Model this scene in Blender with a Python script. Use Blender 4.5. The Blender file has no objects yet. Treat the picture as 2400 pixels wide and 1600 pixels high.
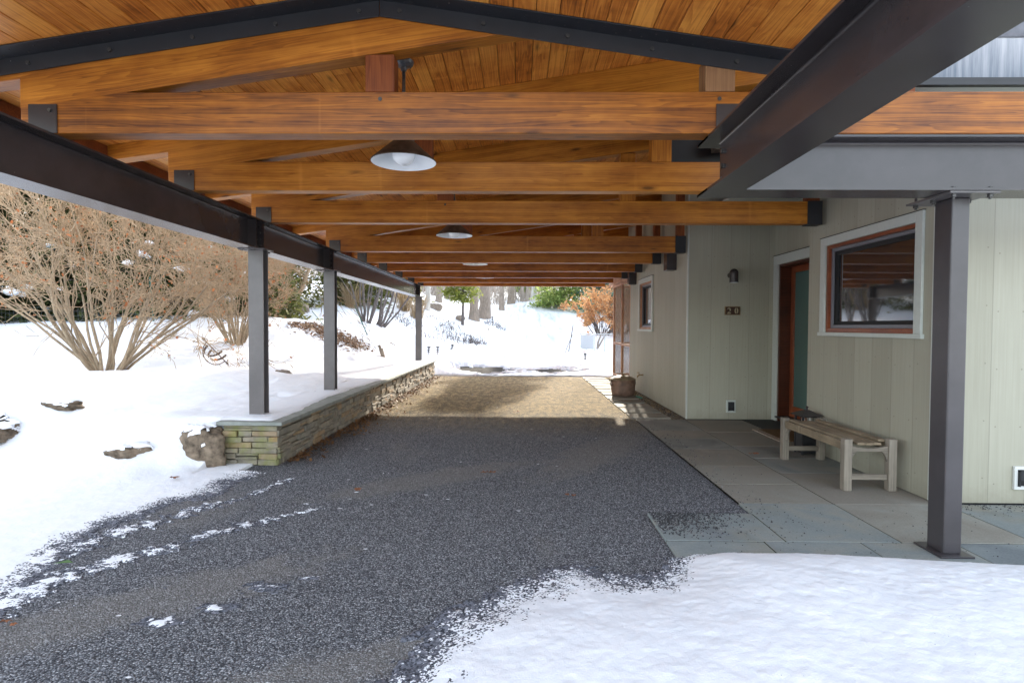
import bpy, math, random
import numpy as np
from mathutils import Vector, Matrix, Quaternion
random.seed(7); RS = np.random.RandomState(11)
S = bpy.context.scene
COL = S.collection
R = math.radians

# ------------------------------------------------------------ noise
_tab = RS.rand(512, 512)
def vnoise(x, y):
    x = np.asarray(x, float); y = np.asarray(y, float)
    xi = np.floor(x).astype(int); yi = np.floor(y).astype(int)
    fx = x - xi; fy = y - yi
    fx = fx*fx*(3-2*fx); fy = fy*fy*(3-2*fy)
    a = _tab[xi & 511, yi & 511]; b = _tab[(xi+1) & 511, yi & 511]
    c = _tab[xi & 511, (yi+1) & 511]; d = _tab[(xi+1) & 511, (yi+1) & 511]
    return (a*(1-fx)+b*fx)*(1-fy)+(c*(1-fx)+d*fx)*fy
def fbm(x, y, o=4, g=.5):
    s = 0; a = 1; t = 0
    for i in range(o):
        s = s + a*vnoise(x*2**i+17.3*i, y*2**i+5.1*i); t += a; a *= g
    return s/t-.5

# ------------------------------------------------------------ mesh builder
class MB:
    def __init__(s): s.v = []; s.f = []; s.r = []; s.cur = 0.5; s.mi = []; s.m = 0
    def face(s, idx): s.f.append(idx); s.r.append(s.cur); s.mi.append(s.m)
    def box(s, x0, x1, y0, y1, z0, z1, M=None, jit=0):
        b = len(s.v)
        for z in (z0, z1):
            for (x, y) in ((x0, y0), (x1, y0), (x1, y1), (x0, y1)):
                p = Vector((x+random.uniform(-jit, jit), y+random.uniform(-jit, jit), z+random.uniform(-jit, jit)))
                s.v.append(tuple(M @ p) if M else tuple(p))
        for q in ((0, 3, 2, 1), (4, 5, 6, 7), (0, 1, 5, 4), (1, 2, 6, 5), (2, 3, 7, 6), (3, 0, 4, 7)):
            s.face(tuple(b+i for i in q))
    def prism(s, poly, a0, a1, ax='y'):
        # poly in the two other axes, extruded along ax
        n = len(poly); b = len(s.v)
        for a in (a0, a1):
            for (p, q) in poly:
                s.v.append({'y': (p, a, q), 'x': (a, p, q), 'z': (p, q, a)}[ax])
        s.face(tuple(range(b+n-1, b-1, -1))); s.face(tuple(range(b+n, b+2*n)))
        for i in range(n):
            j = (i+1) % n; s.face((b+i, b+j, b+n+j, b+n+i))
    def tube(s, pts, rad, n=6, cap=True):
        b = len(s.v); m = len(pts); pts = [Vector(p) for p in pts]
        if not hasattr(rad, '__len__'): rad = [rad]*m
        up = None
        for i, p in enumerate(pts):
            d = (pts[min(i+1, m-1)]-pts[max(i-1, 0)])
            if d.length < 1e-9: d = Vector((0, 0, 1))
            d.normalize()
            if up is None: up = d.orthogonal().normalized()
            else:
                up = up-d*up.dot(d)
                up = up.normalized() if up.length > 1e-6 else d.orthogonal().normalized()
            w = d.cross(up)
            for k in range(n):
                a = 2*math.pi*k/n
                s.v.append(tuple(p+(up*math.cos(a)+w*math.sin(a))*rad[i]))
        for i in range(m-1):
            for k in range(n):
                k2 = (k+1) % n
                s.face((b+i*n+k, b+i*n+k2, b+(i+1)*n+k2, b+(i+1)*n+k))
        if cap:
            s.face(tuple(b+k for k in range(n-1, -1, -1))); s.face(tuple(b+(m-1)*n+k for k in range(n)))
    def lathe(s, prof, c=(0, 0), n=32, z=0):
        b = len(s.v); m = len(prof)
        for (r, h) in prof:
            for k in range(n):
                a = 2*math.pi*k/n; s.v.append((c[0]+r*math.cos(a), c[1]+r*math.sin(a), z+h))
        for i in range(m-1):
            for k in range(n):
                k2 = (k+1) % n; s.face((b+i*n+k, b+i*n+k2, b+(i+1)*n+k2, b+(i+1)*n+k))
    def quad(s, c, u, w):
        b = len(s.v); c = Vector(c)
        for p in (c-u-w, c+u-w, c+u+w, c-u+w): s.v.append(tuple(p))
        s.face((b, b+1, b+2, b+3))
    def tri(s, a, b_, c):
        b = len(s.v); s.v += [tuple(a), tuple(b_), tuple(c)]; s.face((b, b+1, b+2))
    def build(s, name, mats, parent=None, loc=(0, 0, 0), rot=(0, 0, 0), smooth=False, bevel=0, seg=1):
        me = bpy.data.meshes.new(name); me.from_pydata(s.v, [], s.f)
        a = me.attributes.new('rnd', 'FLOAT', 'FACE'); a.data.foreach_set('value', s.r)
        if not isinstance(mats, (list, tuple)): mats = [mats]
        for m in mats: me.materials.append(m)
        if len(mats) > 1: me.polygons.foreach_set('material_index', s.mi)
        if smooth: me.polygons.foreach_set('use_smooth', [True]*len(me.polygons))
        o = bpy.data.objects.new(name, me); COL.objects.link(o)
        o.location = loc; o.rotation_euler = rot
        if parent: o.parent = parent
        if bevel:
            md = o.modifiers.new('b', 'BEVEL'); md.width = bevel; md.segments = seg; md.limit_method = 'ANGLE'; md.angle_limit = R(40)
        return o
def npmesh(name, X, Y, Z, mat, keep=None, smooth=True, thin=None):
    ny, nx = Z.shape
    idx = np.arange(ny*nx).reshape(ny, nx)
    q = np.stack([idx[:-1, :-1], idx[:-1, 1:], idx[1:, 1:], idx[1:, :-1]], -1).reshape(-1, 4)
    if keep is not None:
        k = keep.reshape(-1)[q].any(1); q = q[k]
    used = np.unique(q); mp = -np.ones(ny*nx, int); mp[used] = np.arange(len(used)); q = mp[q]
    co = np.stack([X, Y, Z], -1).reshape(-1, 3)[used]
    me = bpy.data.meshes.new(name); me.vertices.add(len(co)); me.vertices.foreach_set('co', co.ravel())
    me.loops.add(q.size); me.loops.foreach_set('vertex_index', q.ravel().astype(np.int32))
    me.polygons.add(len(q)); me.polygons.foreach_set('loop_start', np.arange(0, q.size, 4, dtype=np.int32))
    me.polygons.foreach_set('loop_total', np.full(len(q), 4, dtype=np.int32))
    me.update(calc_edges=True); me.validate()
    if smooth: me.polygons.foreach_set('use_smooth', [True]*len(me.polygons))
    me.materials.append(mat)
    if thin is not None:
        at = me.attributes.new('thin', 'FLOAT', 'POINT'); at.data.foreach_set('value', np.ascontiguousarray(thin.reshape(-1)[used], dtype=np.float32))
    o = bpy.data.objects.new(name, me); COL.objects.link(o); return o
def tag(o, label=None, cat=None, group=None, kind=None):
    if label: o['label'] = label
    if cat: o['category'] = cat
    if group: o['group'] = group
    if kind: o['kind'] = kind
    return o
def empty(name, loc, label, cat, group=None, rz=0):
    o = bpy.data.objects.new(name, None); COL.objects.link(o); o.location = loc; o.rotation_euler.z = rz
    o.empty_display_size = .2
    return tag(o, label, cat, group)
def copy_tree(o, parent=None):
    c = o.copy(); COL.objects.link(c); c.parent = parent
    for ch in [k for k in bpy.data.objects if k.parent == o]: copy_tree(ch, c)
    return c

# ------------------------------------------------------------ materials
class N:
    def __init__(s, name):
        s.m = bpy.data.materials.new(name); s.m.use_nodes = True; s.t = s.m.node_tree
        s.b = s.t.nodes['Principled BSDF']; s.out = s.t.nodes['Material Output']
    def n(s, typ, **kw):
        nd = s.t.nodes.new(typ)
        for k, v in kw.items():
            if k in ('op',): nd.operation = v
            elif hasattr(nd, k) and k not in nd.inputs: setattr(nd, k, v)
        return nd
    def L(s, a, b): s.t.links.new(a, b)
    def coord(s, kind='Object'): return s.n('ShaderNodeTexCoord').outputs[kind]
    def mapping(s, src, scale=(1, 1, 1), loc=(0, 0, 0)):
        m = s.n('ShaderNodeMapping'); s.L(src, m.inputs[0]); m.inputs['Scale'].default_value = scale; m.inputs['Location'].default_value = loc; return m.outputs[0]
    def noise(s, vec, scale, detail=4, rough=.5, dist=0):
        nd = s.n('ShaderNodeTexNoise'); nd.inputs['Scale'].default_value = scale; nd.inputs['Detail'].default_value = detail
        nd.inputs['Roughness'].default_value = rough; nd.inputs['Distortion'].default_value = dist
        s.L(vec, nd.inputs['Vector']); return nd.outputs['Fac']
    def voro(s, vec, scale, feat='F1', out='Distance', rnd=1):
        nd = s.n('ShaderNodeTexVoronoi'); nd.feature = feat; nd.inputs['Scale'].default_value = scale
        if 'Randomness' in nd.inputs: nd.inputs['Randomness'].default_value = rnd
        s.L(vec, nd.inputs['Vector']); return nd.outputs[out]
    def ramp(s, fac, stops, interp='LINEAR'):
        nd = s.n('ShaderNodeValToRGB'); cr = nd.color_ramp; cr.interpolation = interp
        while len(cr.elements) < len(stops): cr.elements.new(.5)
        for e, (p, c) in zip(cr.elements, stops):
            e.position = p; e.color = (c[0], c[1], c[2], 1) if hasattr(c, '__len__') else (c, c, c, 1)
        s.L(fac, nd.inputs[0]); return nd.outputs[0]
    def math(s, op, a, b=None, c=None):
        nd = s.n('ShaderNodeMath'); nd.operation = op
        for i, v in enumerate((a, b, c)):
            if v is None: continue
            if isinstance(v, (int, float)): nd.inputs[i].default_value = v
            else: s.L(v, nd.inputs[i])
        return nd.outputs[0]
    def mix(s, fac, a, b, mode='MIX'):
        nd = s.n('ShaderNodeMix'); nd.data_type = 'RGBA'; nd.blend_type = mode; nd.clamp_factor = True
        for i, v in ((0, fac), (6, a), (7, b)):
            if isinstance(v, (int, float)): nd.inputs[i].default_value = v
            elif isinstance(v, tuple): nd.inputs[i].default_value = (*v[:3], 1)
            else: s.L(v, nd.inputs[i])
        return nd.outputs[2]
    def sep(s, v):
        nd = s.n('ShaderNodeSeparateXYZ'); s.L(v, nd.inputs[0]); return nd.outputs
    def attr(s, name):
        nd = s.n('ShaderNodeAttribute'); nd.attribute_name = name; return nd.outputs['Fac']
    def white(s, v):
        nd = s.n('ShaderNodeTexWhiteNoise'); nd.noise_dimensions = '1D'; s.L(v, nd.inputs['W']); return nd.outputs['Value']
    def addv(s, v, w):
        nd = s.n('ShaderNodeVectorMath'); nd.operation = 'ADD'; s.L(v, nd.inputs[0]); s.L(w, nd.inputs[1]); return nd.outputs[0]
    def comb(s, x, y, z):
        nd = s.n('ShaderNodeCombineXYZ')
        for i, v in enumerate((x, y, z)):
            if isinstance(v, (int, float)): nd.inputs[i].default_value = v
            else: s.L(v, nd.inputs[i])
        return nd.outputs[0]
    def objrand(s): return s.n('ShaderNodeObjectInfo').outputs['Random']
    def bump(s, h, strength=.3, dist=.01):
        nd = s.n('ShaderNodeBump'); nd.inputs['Strength'].default_value = strength; nd.inputs['Distance'].default_value = dist
        s.L(h, nd.inputs['Height']); s.L(nd.outputs[0], s.b.inputs['Normal'])
    def col(s, c):
        if isinstance(c, tuple): s.b.inputs['Base Color'].default_value = (*c, 1)
        else: s.L(c, s.b.inputs['Base Color'])
        return s
    def ro(s, r, spec=.5, metal=0):
        if isinstance(r, (int, float)): s.b.inputs['Roughness'].default_value = r
        else: s.L(r, s.b.inputs['Roughness'])
        s.b.inputs['Specular IOR Level'].default_value = spec; s.b.inputs['Metallic'].default_value = metal; return s

def wood(name, dark, mid, light, lam=0.0, axis=0, rough=.45, plank=False, knots=True, contrast=1.0):
    m = N(name); co = m.coord(); x, y, z = m.sep(co)[:3]
    seed = m.attr('rnd') if plank else m.objrand()
    if plank: seed2 = m.math('MULTIPLY', seed, 91.7)
    else: seed2 = m.math('MULTIPLY', seed, 37.3)
    # axis = grain direction
    a, b, c = ((x, y, z), (y, x, z), (z, x, y))[axis]
    layer = None
    if lam:
        layer = m.white(m.math('ADD', m.math('FLOOR', m.math('DIVIDE', c, lam)), m.math('MULTIPLY', seed, 50)))
        cs = m.math('ADD', seed2, m.math('MULTIPLY', layer, 9.0))
    else: cs = seed2
    v1 = m.comb(m.math('MULTIPLY', a, .38), m.math('ADD', m.math('MULTIPLY', b, 8.0), cs), m.math('ADD', m.math('MULTIPLY', c, 8.0), cs))
    n1 = m.noise(v1, 1.25, 2, .45, .25)
    rings = m.math('FRACT', m.math('MULTIPLY', n1, 17.0))
    rings = m.ramp(rings, [(0, 0.35), (.6, .75), (.9, .9), (1, .25)])
    v2 = m.comb(m.math('MULTIPLY', a, .8), m.math('MULTIPLY', b, 95), m.math('MULTIPLY', c, 95))
    n2 = m.noise(v2, 1, 2, .6)
    f = m.math('ADD', m.math('MULTIPLY', rings, .42*contrast), m.math('ADD', m.math('MULTIPLY', m.math('SUBTRACT', n2, .5), .62), .3))
    big = m.noise(m.addv(m.mapping(co, (1.1, 2.2, 2.2)), m.comb(seed2, seed2, 0)), 1.3, 4, .65)
    f = m.math('ADD', f, m.math('MULTIPLY', m.math('SUBTRACT', big, .5), 1.15))
    if layer is not None: f = m.math('ADD', f, m.math('MULTIPLY', m.math('SUBTRACT', layer, .5), .22))
    f = m.math('ADD', f, m.math('MULTIPLY', m.math('SUBTRACT', m.white(m.math('MULTIPLY', seed, 777.0)), .5), .36 if plank else .34))
    colr = m.ramp(f, [(.12, dark), (.5, mid), (.95, light)])
    if knots:
        kv = m.comb(m.math('MULTIPLY', a, 1.6), m.math('ADD', m.math('MULTIPLY', b, 6.5), seed2), m.math('MULTIPLY', c, 6.5))
        k = m.voro(kv, 1.0)
        kf = m.ramp(k, [(.05, 1), (.10, .35), (.16, 0)])
        colr = m.mix(m.math('MULTIPLY', kf, .75), colr, tuple(q*.35 for q in dark))
    stn = m.noise(m.comb(m.math('MULTIPLY', a, 9.0), m.math('MULTIPLY', b, .6), m.math('ADD', m.math('MULTIPLY', c, .6), seed2)), 1.0, 2)
    colr = m.mix(m.math('MULTIPLY', m.ramp(stn, [(.66, 0), (.78, 1)]), .28), colr, tuple(min(1, q*1.35+.03) for q in light))
    m.col(colr); m.ro(rough, .35)
    m.bump(m.math('ADD', n2, m.math('MULTIPLY', rings, .5)), .12, .004)
    return m.m
M = {}
M['beam'] = wood('stained_beam_wood', (.10, .026, .003), (.31, .100, .009), (.55, .215, .026), lam=.038, contrast=.9, rough=.42)
M['deck'] = wood('stained_deck_wood', (.15, .036, .005), (.50, .155, .022), (.78, .33, .06), axis=1, plank=True, contrast=1.3)
M['fir_red'] = wood('red_fir', (.09, .018, .003), (.18, .044, .008), (.28, .08, .016), rough=.6)
M['aged'] = wood('aged_brown_fir', (.08, .035, .015), (.19, .09, .04), (.30, .17, .08), rough=.6)
M['mahog_dark'] = wood('dark_mahogany', (.03, .008, .004), (.075, .020, .009), (.12, .036, .014), rough=.35, knots=False, contrast=.4)
M['teak'] = wood('weathered_teak', (.10, .085, .068), (.23, .20, .16), (.37, .33, .275), rough=.8, knots=False, contrast=.5)
M['teak_seat'] = wood('weathered_teak_slats', (.12, .092, .06), (.25, .195, .13), (.38, .31, .22), axis=1, rough=.8, knots=False, contrast=.5)
M['log'] = wood('old_grey_timber', (.05, .04, .03), (.16, .12, .09), (.3, .25, .2), rough=.85, knots=False)
M['mahog'] = wood('mahogany', (.09, .02, .008), (.20, .05, .018), (.30, .09, .03), rough=.35, knots=False, contrast=.4)
M['porch'] = wood('porch_cedar', (.30, .13, .07), (.50, .26, .15), (.62, .36, .23), rough=.6, knots=False, contrast=.4)

def plain(name, c, rough=.5, spec=.5, metal=0, nscale=0, namt=.15, bump=0):
    m = N(name)
    if nscale:
        co = m.coord(); f = m.noise(co, nscale, 5, .6)
        m.col(m.ramp(f, [(.34, tuple(q*(1-namt) for q in c)), (.66, tuple(min(1, q*(1+namt)) for q in c))]))
        if bump: m.bump(f, bump, .01)
        rr = m.math('ADD', m.math('MULTIPLY', m.math('SUBTRACT', f, .5), .3), rough); m.ro(rr, spec, metal)
    else: m.col(c); m.ro(rough, spec, metal)
    return m.m
def steel_mat(name, c, rough):
    m = N(name); co = m.coord(); f = m.noise(co, 3.0, 6, .65)
    g = m.noise(m.mapping(co, (30, 30, 2.0)), 1.0, 4, .6)
    base = m.ramp(f, [(.3, tuple(q*.8 for q in c)), (.7, tuple(q*1.2 for q in c))])
    # scattered pale scuffs and chips
    ch = m.voro(m.mapping(co, (3, 3, 1.4)), 4.0); chf = m.ramp(ch, [(.012, 1), (.03, 0)])
    base = m.mix(m.math('MULTIPLY', chf, .6), base, (.35, .33, .31)); m.col(base)
    m.ro(m.math('ADD', m.math('MULTIPLY', g, .05), rough+.06), .5); m.bump(m.noise(co, 120, 2), .03, .002)
    return m.m
M['steel'] = steel_mat('bronze_painted_steel', (.040, .034, .036), .17)
M['steel_dark_post'] = steel_mat('bronze_painted_patio_post_steel', (.050, .045, .048), .26)
M['steel_post'] = steel_mat('bronze_painted_post_steel', (.105, .095, .095), .26)
M['steel_black'] = steel_mat('black_painted_steel', (.016, .017, .021), .42)
M['bolt'] = plain('bolt_steel', (.04, .037, .035), .4)
M['trim'] = plain('pale_painted_trim', (.50, .53, .49), .5, .4, nscale=20, namt=.04)
M['white'] = plain('white_plastic', (.66, .67, .65), .45)
M['dark'] = plain('dark_void', (.012, .012, .013), .7)
M['grey_frame'] = plain('grey_screen_frame', (.17, .17, .19), .4)
M['shade_out'] = plain('aged_bronze_shade', (.10, .075, .055), .55, .5, .3, nscale=14, namt=.45)
M['shade_in'] = plain('white_enamel', (.88, .90, .91), .3)
M['galv'] = plain('galvanised_pipe', (.16, .17, .18), .4, .5, .7, nscale=30, namt=.3)
M['globe'] = plain('opal_glass_globe', (.92, .93, .93), .12, .6)
M['iron'] = plain('rusty_iron', (.085, .052, .038), .75, .3, nscale=25, namt=.5, bump=.2)
M['pot'] = plain('terracotta_brown_pot', (.17, .105, .078), .6, .4, nscale=9, namt=.35, bump=.1)
M['pot_lid'] = plain('pot_lid_bronze', (.21, .165, .105), .55, .4, nscale=9, namt=.3)
M['brass'] = plain('brass', (.26, .17, .07), .4, .5, .6, nscale=40, namt=.3)
M['sign'] = plain('dark_brown_sign', (.045, .018, .010), .4)
M['gold'] = plain('faded_gold_lettering', (.36, .31, .20), .5)
M['hose'] = plain('green_hose', (.03, .20, .15), .4)
M['candle'] = plain('candle_wax', (.72, .70, .62), .5)
M['mat_rug'] = plain('coir_mat', (.14, .085, .045), .95, .1, nscale=60, namt=.4, bump=.5)
M['mat_edge'] = plain('mat_edge', (.30, .25, .20), .9, .1, nscale=30, namt=.3)
M['stake'] = plain('green_stake', (.02, .11, .09), .5)
M['wire'] = plain('fence_wire', (.12, .14, .14), .5)
M['railm'] = plain('pale_rail_metal', (.42, .46, .50), .4, .5, .3)
M['leafbrown'] = plain('dry_leaf', (.22, .095, .05), .8, .2, nscale=30, namt=.4)
M['leafgreen'] = plain('green_leaf', (.05, .12, .02), .6)
def glass_dark():
    m = N('dark_window_glass'); m.col((.02, .021, .023)); m.ro(.04, 1.0)
    m.b.inputs['Coat Weight'].default_value = 1; m.b.inputs['Coat Roughness'].default_value = .02
    m.bump(m.noise(m.coord(), 3.5, 2), .03, .02); return m.m
M['glass'] = glass_dark()
def glass_teal():
    m = N('frosted_teal_glass'); m.col((.075, .135, .12)); m.ro(.22, .6); return m.m
M['teal'] = glass_teal()
def screen_mat():
    m = N('insect_screen'); t = m.n('ShaderNodeBsdfTransparent'); mx = m.n('ShaderNodeMixShader'); mx.inputs[0].default_value = .62
    m.col((.20, .145, .11)); m.ro(.8, .2); m.L(t.outputs[0], mx.inputs[1]); m.L(m.b.outputs[0], mx.inputs[2]); m.L(mx.outputs[0], m.out.inputs[0]); return m.m
M['screen'] = screen_mat()

def siding_mat(axis):
    # vertical painted boards; axis = horizontal direction of the wall
    m = N('painted_vertical_siding_'+'xy'[axis]); co = m.coord(); x, y, z = m.sep(co)[:3]
    h = (x, y)[axis]; W = .295
    q = m.math('DIVIDE', h, W); fr = m.math('FRACT', q); idx = m.math('FLOOR', q); rn = m.white(idx)
    gro = m.math('MINIMUM', fr, m.math('SUBTRACT', 1, fr))
    groove = m.ramp(gro, [(.006, 1), (.013, 0)])
    gv = m.comb(m.math('MULTIPLY', h, 55), 0, m.math('MULTIPLY', z, 1.3))
    g = m.noise(gv, 1, 4, .65); gv2 = m.comb(m.math('MULTIPLY', h, 160), 0, m.math('MULTIPLY', z, 6)); g2 = m.noise(gv2, 1, 3, .6)
    big = m.noise(co, 1.1, 4, .6)
    c = m.ramp(m.math('ADD', m.math('MULTIPLY', g, .5), m.math('ADD', m.math('MULTIPLY', big, .3), m.math('MULTIPLY', rn, .2))),
               [(.28, (.315, .303, .235)), (.7, (.405, .392, .315))])
    c = m.mix(m.math('MULTIPLY', groove, .45), c, (.16, .155, .12))
    # nails beside each joint
    zz = m.math('DIVIDE', m.math('ADD', z, m.math('MULTIPLY', rn, .07)), .47); zf = m.math('SUBTRACT', m.math('FRACT', zz), .5)
    hx = m.math('SUBTRACT', m.math('ABSOLUTE', m.math('SUBTRACT', fr, .5)), .34)
    d = m.math('SQRT', m.math('ADD', m.math('POWER', m.math('MULTIPLY', zf, .47), 2), m.math('POWER', m.math('MULTIPLY', hx, W), 2)))
    nail = m.ramp(d, [(.0035, 1), (.007, 0)])
    c = m.mix(m.math('MULTIPLY', nail, .55), c, (.09, .08, .06))
    spl = m.n('ShaderNodeMapRange'); m.L(m.math('ADD', z, m.math('MULTIPLY', m.noise(co, 9, 5, .7), .35)), spl.inputs[0]); spl.inputs[1].default_value = .36; spl.inputs[2].default_value = .18
    c = m.mix(m.math('MULTIPLY', spl.outputs[0], .3), c, (.17, .15, .10))
    m.col(c); m.ro(.62, .3)
    m.bump(m.math('SUBTRACT', m.math('ADD', m.math('MULTIPLY', g, .4), m.math('MULTIPLY', g2, .35)), m.math('MULTIPLY', groove, 2.5)), .35, .004)
    return m.m
M['sidx'] = siding_mat(0); M['sidy'] = siding_mat(1)

def gravel_mat():
    m = N('crushed_stone_gravel'); co = m.coord()
    wob = m.noise(co, 30, 2)
    v = m.addv(co, m.comb(m.math('MULTIPLY', wob, .01), m.math('MULTIPLY', wob, .013), 0))
    cc = m.voro(v, 118, out='Color'); dd = m.voro(v, 118)
    r = m.sep(cc)[0]
    stone = m.ramp(r, [(0, (.055, .057, .063)), (.30, (.155, .160, .175)), (.62, (.295, .303, .325)), (.87, (.47, .48, .50)), (1, (.76, .78, .81))])
    gap = m.ramp(dd, [(.32, 0), (.62, 1)])
    fine = m.noise(co, 300, 2); stone = m.mix(.25, stone, m.ramp(fine, [(.35, (.03, .03, .035)), (.65, (.34, .35, .40))]))
    c = m.mix(m.math('MULTIPLY', gap, .7), stone, (.022, .022, .024))
    # sandy dust where wheels have worn the stones away
    st = m.noise(m.mapping(co, (.9, .38, 1)), 1.0, 5, .55)
    dust = m.ramp(st, [(.58, 0), (.70, 1)])
    for (cx_, cy_, an, rx_, ry_) in ((-.80, 5.45, 38, 1.35, .34), (-1.95, 2.95, 40, 1.2, .30), (-.9, 2.3, 30, .8, .2), (.9, 6.6, 60, 1.6, .4)):
        mp = m.n('ShaderNodeMapping'); mp.vector_type = 'TEXTURE'; m.L(co, mp.inputs[0]); mp.inputs['Location'].default_value = (cx_, cy_, 0); mp.inputs['Rotation'].default_value = (0, 0, R(an)); mp.inputs['Scale'].default_value = (rx_, ry_, 1)
        ln = m.n('ShaderNodeVectorMath'); ln.operation = 'LENGTH'; m.L(mp.outputs[0], ln.inputs[0])
        dd_ = m.math('ADD', ln.outputs['Value'], m.math('MULTIPLY', m.math('SUBTRACT', m.noise(co, 5, 5, .65), .5), 1.6))
        dust = m.math('MAXIMUM', dust, m.ramp(dd_, [(.55, 1), (1.0, 0)]))
    c = m.mix(m.math('MULTIPLY', dust, .40), c, m.ramp(m.noise(co, 200, 3), [(.3, (.16, .15, .138)), (.7, (.33, .305, .275))]))
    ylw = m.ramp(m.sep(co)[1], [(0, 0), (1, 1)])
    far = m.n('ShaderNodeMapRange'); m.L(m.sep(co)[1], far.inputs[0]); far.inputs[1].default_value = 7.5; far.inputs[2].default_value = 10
    c = m.mix(m.math('MULTIPLY', far.outputs[0], .85), c, m.ramp(m.math('ADD', m.math('MULTIPLY', m.noise(co, 46, 4, .8), .7), m.math('MULTIPLY', m.noise(m.mapping(co, (9, 3.5, 1)), 1, 4, .7), .3)), [(.40, (.03, .024, .015)), (.50, (.19, .145, .078)), (.60, (.60, .45, .23))]))  # gold of the sunlit stretch painted into the gravel colour
    fk = m.voro(m.mapping(co, (5, 9, 1)), 1.0); fkr = m.sep(m.voro(m.mapping(co, (5, 9, 1)), 1.0, out='Color'))[0]
    fl = m.math('MULTIPLY', m.ramp(m.math('ADD', fk, m.math('MULTIPLY', m.noise(co, 60, 3), .12)), [(.13, 1), (.15, 0)]), m.math('GREATER_THAN', fkr, .84))
    c = m.mix(fl, c, (.82, .84, .88))
    wet = m.n('ShaderNodeMapRange'); m.L(m.sep(co)[1], wet.inputs[0]); wet.inputs[1].default_value = 16.3; wet.inputs[2].default_value = 16.9
    c = m.mix(wet.outputs[0], c, (.022, .022, .024))
    m.col(c); m.ro(.9, .04)
    m.bump(m.math('SUBTRACT', m.math('MULTIPLY', r, .5), dd), .7, .012); return m.m
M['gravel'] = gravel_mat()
def snow_mat(name='snow_cover', specks=True):
    m = N(name); co = m.coord(); x, y, z = m.sep(co)[:3]
    f = m.noise(co, 9, 5, .6); g = m.noise(co, 160, 3, .6)
    c = m.ramp(f, [(.3, (.80, .83, .88)), (.7, (.87, .88, .91))])
    if specks:
        v = m.voro(co, 19); sp = m.ramp(v, [(.030, 1), (.05, 0)])
        keep = m.ramp(m.noise(co, 2.2, 3), [(.52, 0), (.58, 1)])
        c = m.mix(m.math('MULTIPLY', m.math('MULTIPLY', sp, keep), .8), c, (.10, .09, .08))
    if specks:
        th = m.attr('thin'); v2 = m.voro(co, 105, out='Color'); cell = m.sep(v2)[0]
        cl = m.noise(co, 14, 4, .7)
        pr = m.math('ADD', m.math('MULTIPLY', th, 1.25), m.math('MULTIPLY', m.math('SUBTRACT', cl, .5), m.math('MULTIPLY', th, 2.2)))
        show = m.math('GREATER_THAN', pr, m.math('ADD', cell, .06))
        c = m.mix(show, c, m.ramp(m.sep(v2)[1], [(0, (.03, .033, .04)), (1, (.22, .23, .27))]))
    m.col(c); m.ro(.85, .04)
    m.b.inputs['Subsurface Weight'].default_value = 0
    m.bump(m.math('ADD', m.math('MULTIPLY', f, 1.2), m.math('MULTIPLY', g, .25)), .45, .02); return m.m
M['snow'] = snow_mat(); M['snowp'] = snow_mat('snow_clean', False)
def packed():
    m = N('packed_drive_snow'); co = m.coord(); x, y, z = m.sep(co)[:3]
    f = m.noise(m.mapping(co, (2.8, .22, 1)), 1.0, 6, .6, .2); g = m.noise(co, 30, 4, .6)
    on = m.ramp(m.math('ABSOLUTE', m.math('SUBTRACT', x, m.math('MULTIPLY', m.math('SUBTRACT', y, 17), .03))), [(0, 1), (1, 1)])
    b = m.n('ShaderNodeMapRange'); m.L(m.math('ABSOLUTE', m.math('SUBTRACT', x, m.math('MULTIPLY', m.math('SUBTRACT', y, 17), .035))), b.inputs[0]); b.inputs[1].default_value = 2.6; b.inputs[2].default_value = 1.7
    c = m.ramp(f, [(.34, (.44, .49, .56)), (.60, (.76, .79, .84))])
    c = m.mix(m.math('MULTIPLY', b.outputs[0], .9), (.82, .84, .88), c); m.col(c); m.ro(.85, .04)
    m.bump(m.math('ADD', f, m.math('MULTIPLY', g, .2)), .5, .04); return m.m
M['packed'] = packed()
def paver_mat():
    m = N('bluestone_paving'); co = m.coord(); r = m.attr('rnd')
    f = m.noise(m.addv(co, m.comb(m.math('MULTIPLY', r, 30), 0, 0)), 1.7, 5, .6, .8); g = m.noise(co, 90, 4, .7)
    c = m.ramp(m.math('ADD', m.math('MULTIPLY', f, .6), m.math('MULTIPLY', r, .45)),
               [(.25, (.14, .17, .19)), (.42, (.23, .27, .27)), (.56, (.32, .31, .26)), (.72, (.25, .22, .175))])
    c = m.mix(.35, c, m.ramp(g, [(.3, (.14, .15, .15)), (.7, (.34, .35, .34))]))
    ochre = m.ramp(m.noise(co, .9, 4, .6), [(.56, 0), (.68, 1)]); c = m.mix(m.math('MULTIPLY', ochre, .35), c, (.23, .18, .10))
    v = m.voro(co, 15); sp = m.ramp(v, [(.04, 1), (.06, 0)]); kp = m.ramp(m.noise(co, 2.0, 3), [(.48, 0), (.6, 1)])
    c = m.mix(m.math('MULTIPLY', m.math('MULTIPLY', sp, kp), .8), c, (.03, .03, .03))
    # browner slabs towards the door: reflection of the wood painted into the colour
    far = m.n('ShaderNodeMapRange'); m.L(m.sep(co)[1], far.inputs[0]); far.inputs[1].default_value = 4.6; far.inputs[2].default_value = 6.4
    c = m.mix(m.math('MULTIPLY', far.outputs[0], .6), c, m.ramp(f, [(.3, (.13, .115, .095)), (.7, (.25, .225, .19))]))
    m.col(c); m.ro(.8, .12); m.bump(m.math('ADD', f, m.math('MULTIPLY', g, .4)), .25, .006); return m.m
M['paver'] = paver_mat()
M['joint'] = plain('mossy_joint', (.028, .032, .010), .95, .1, nscale=25, namt=.7)
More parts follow.
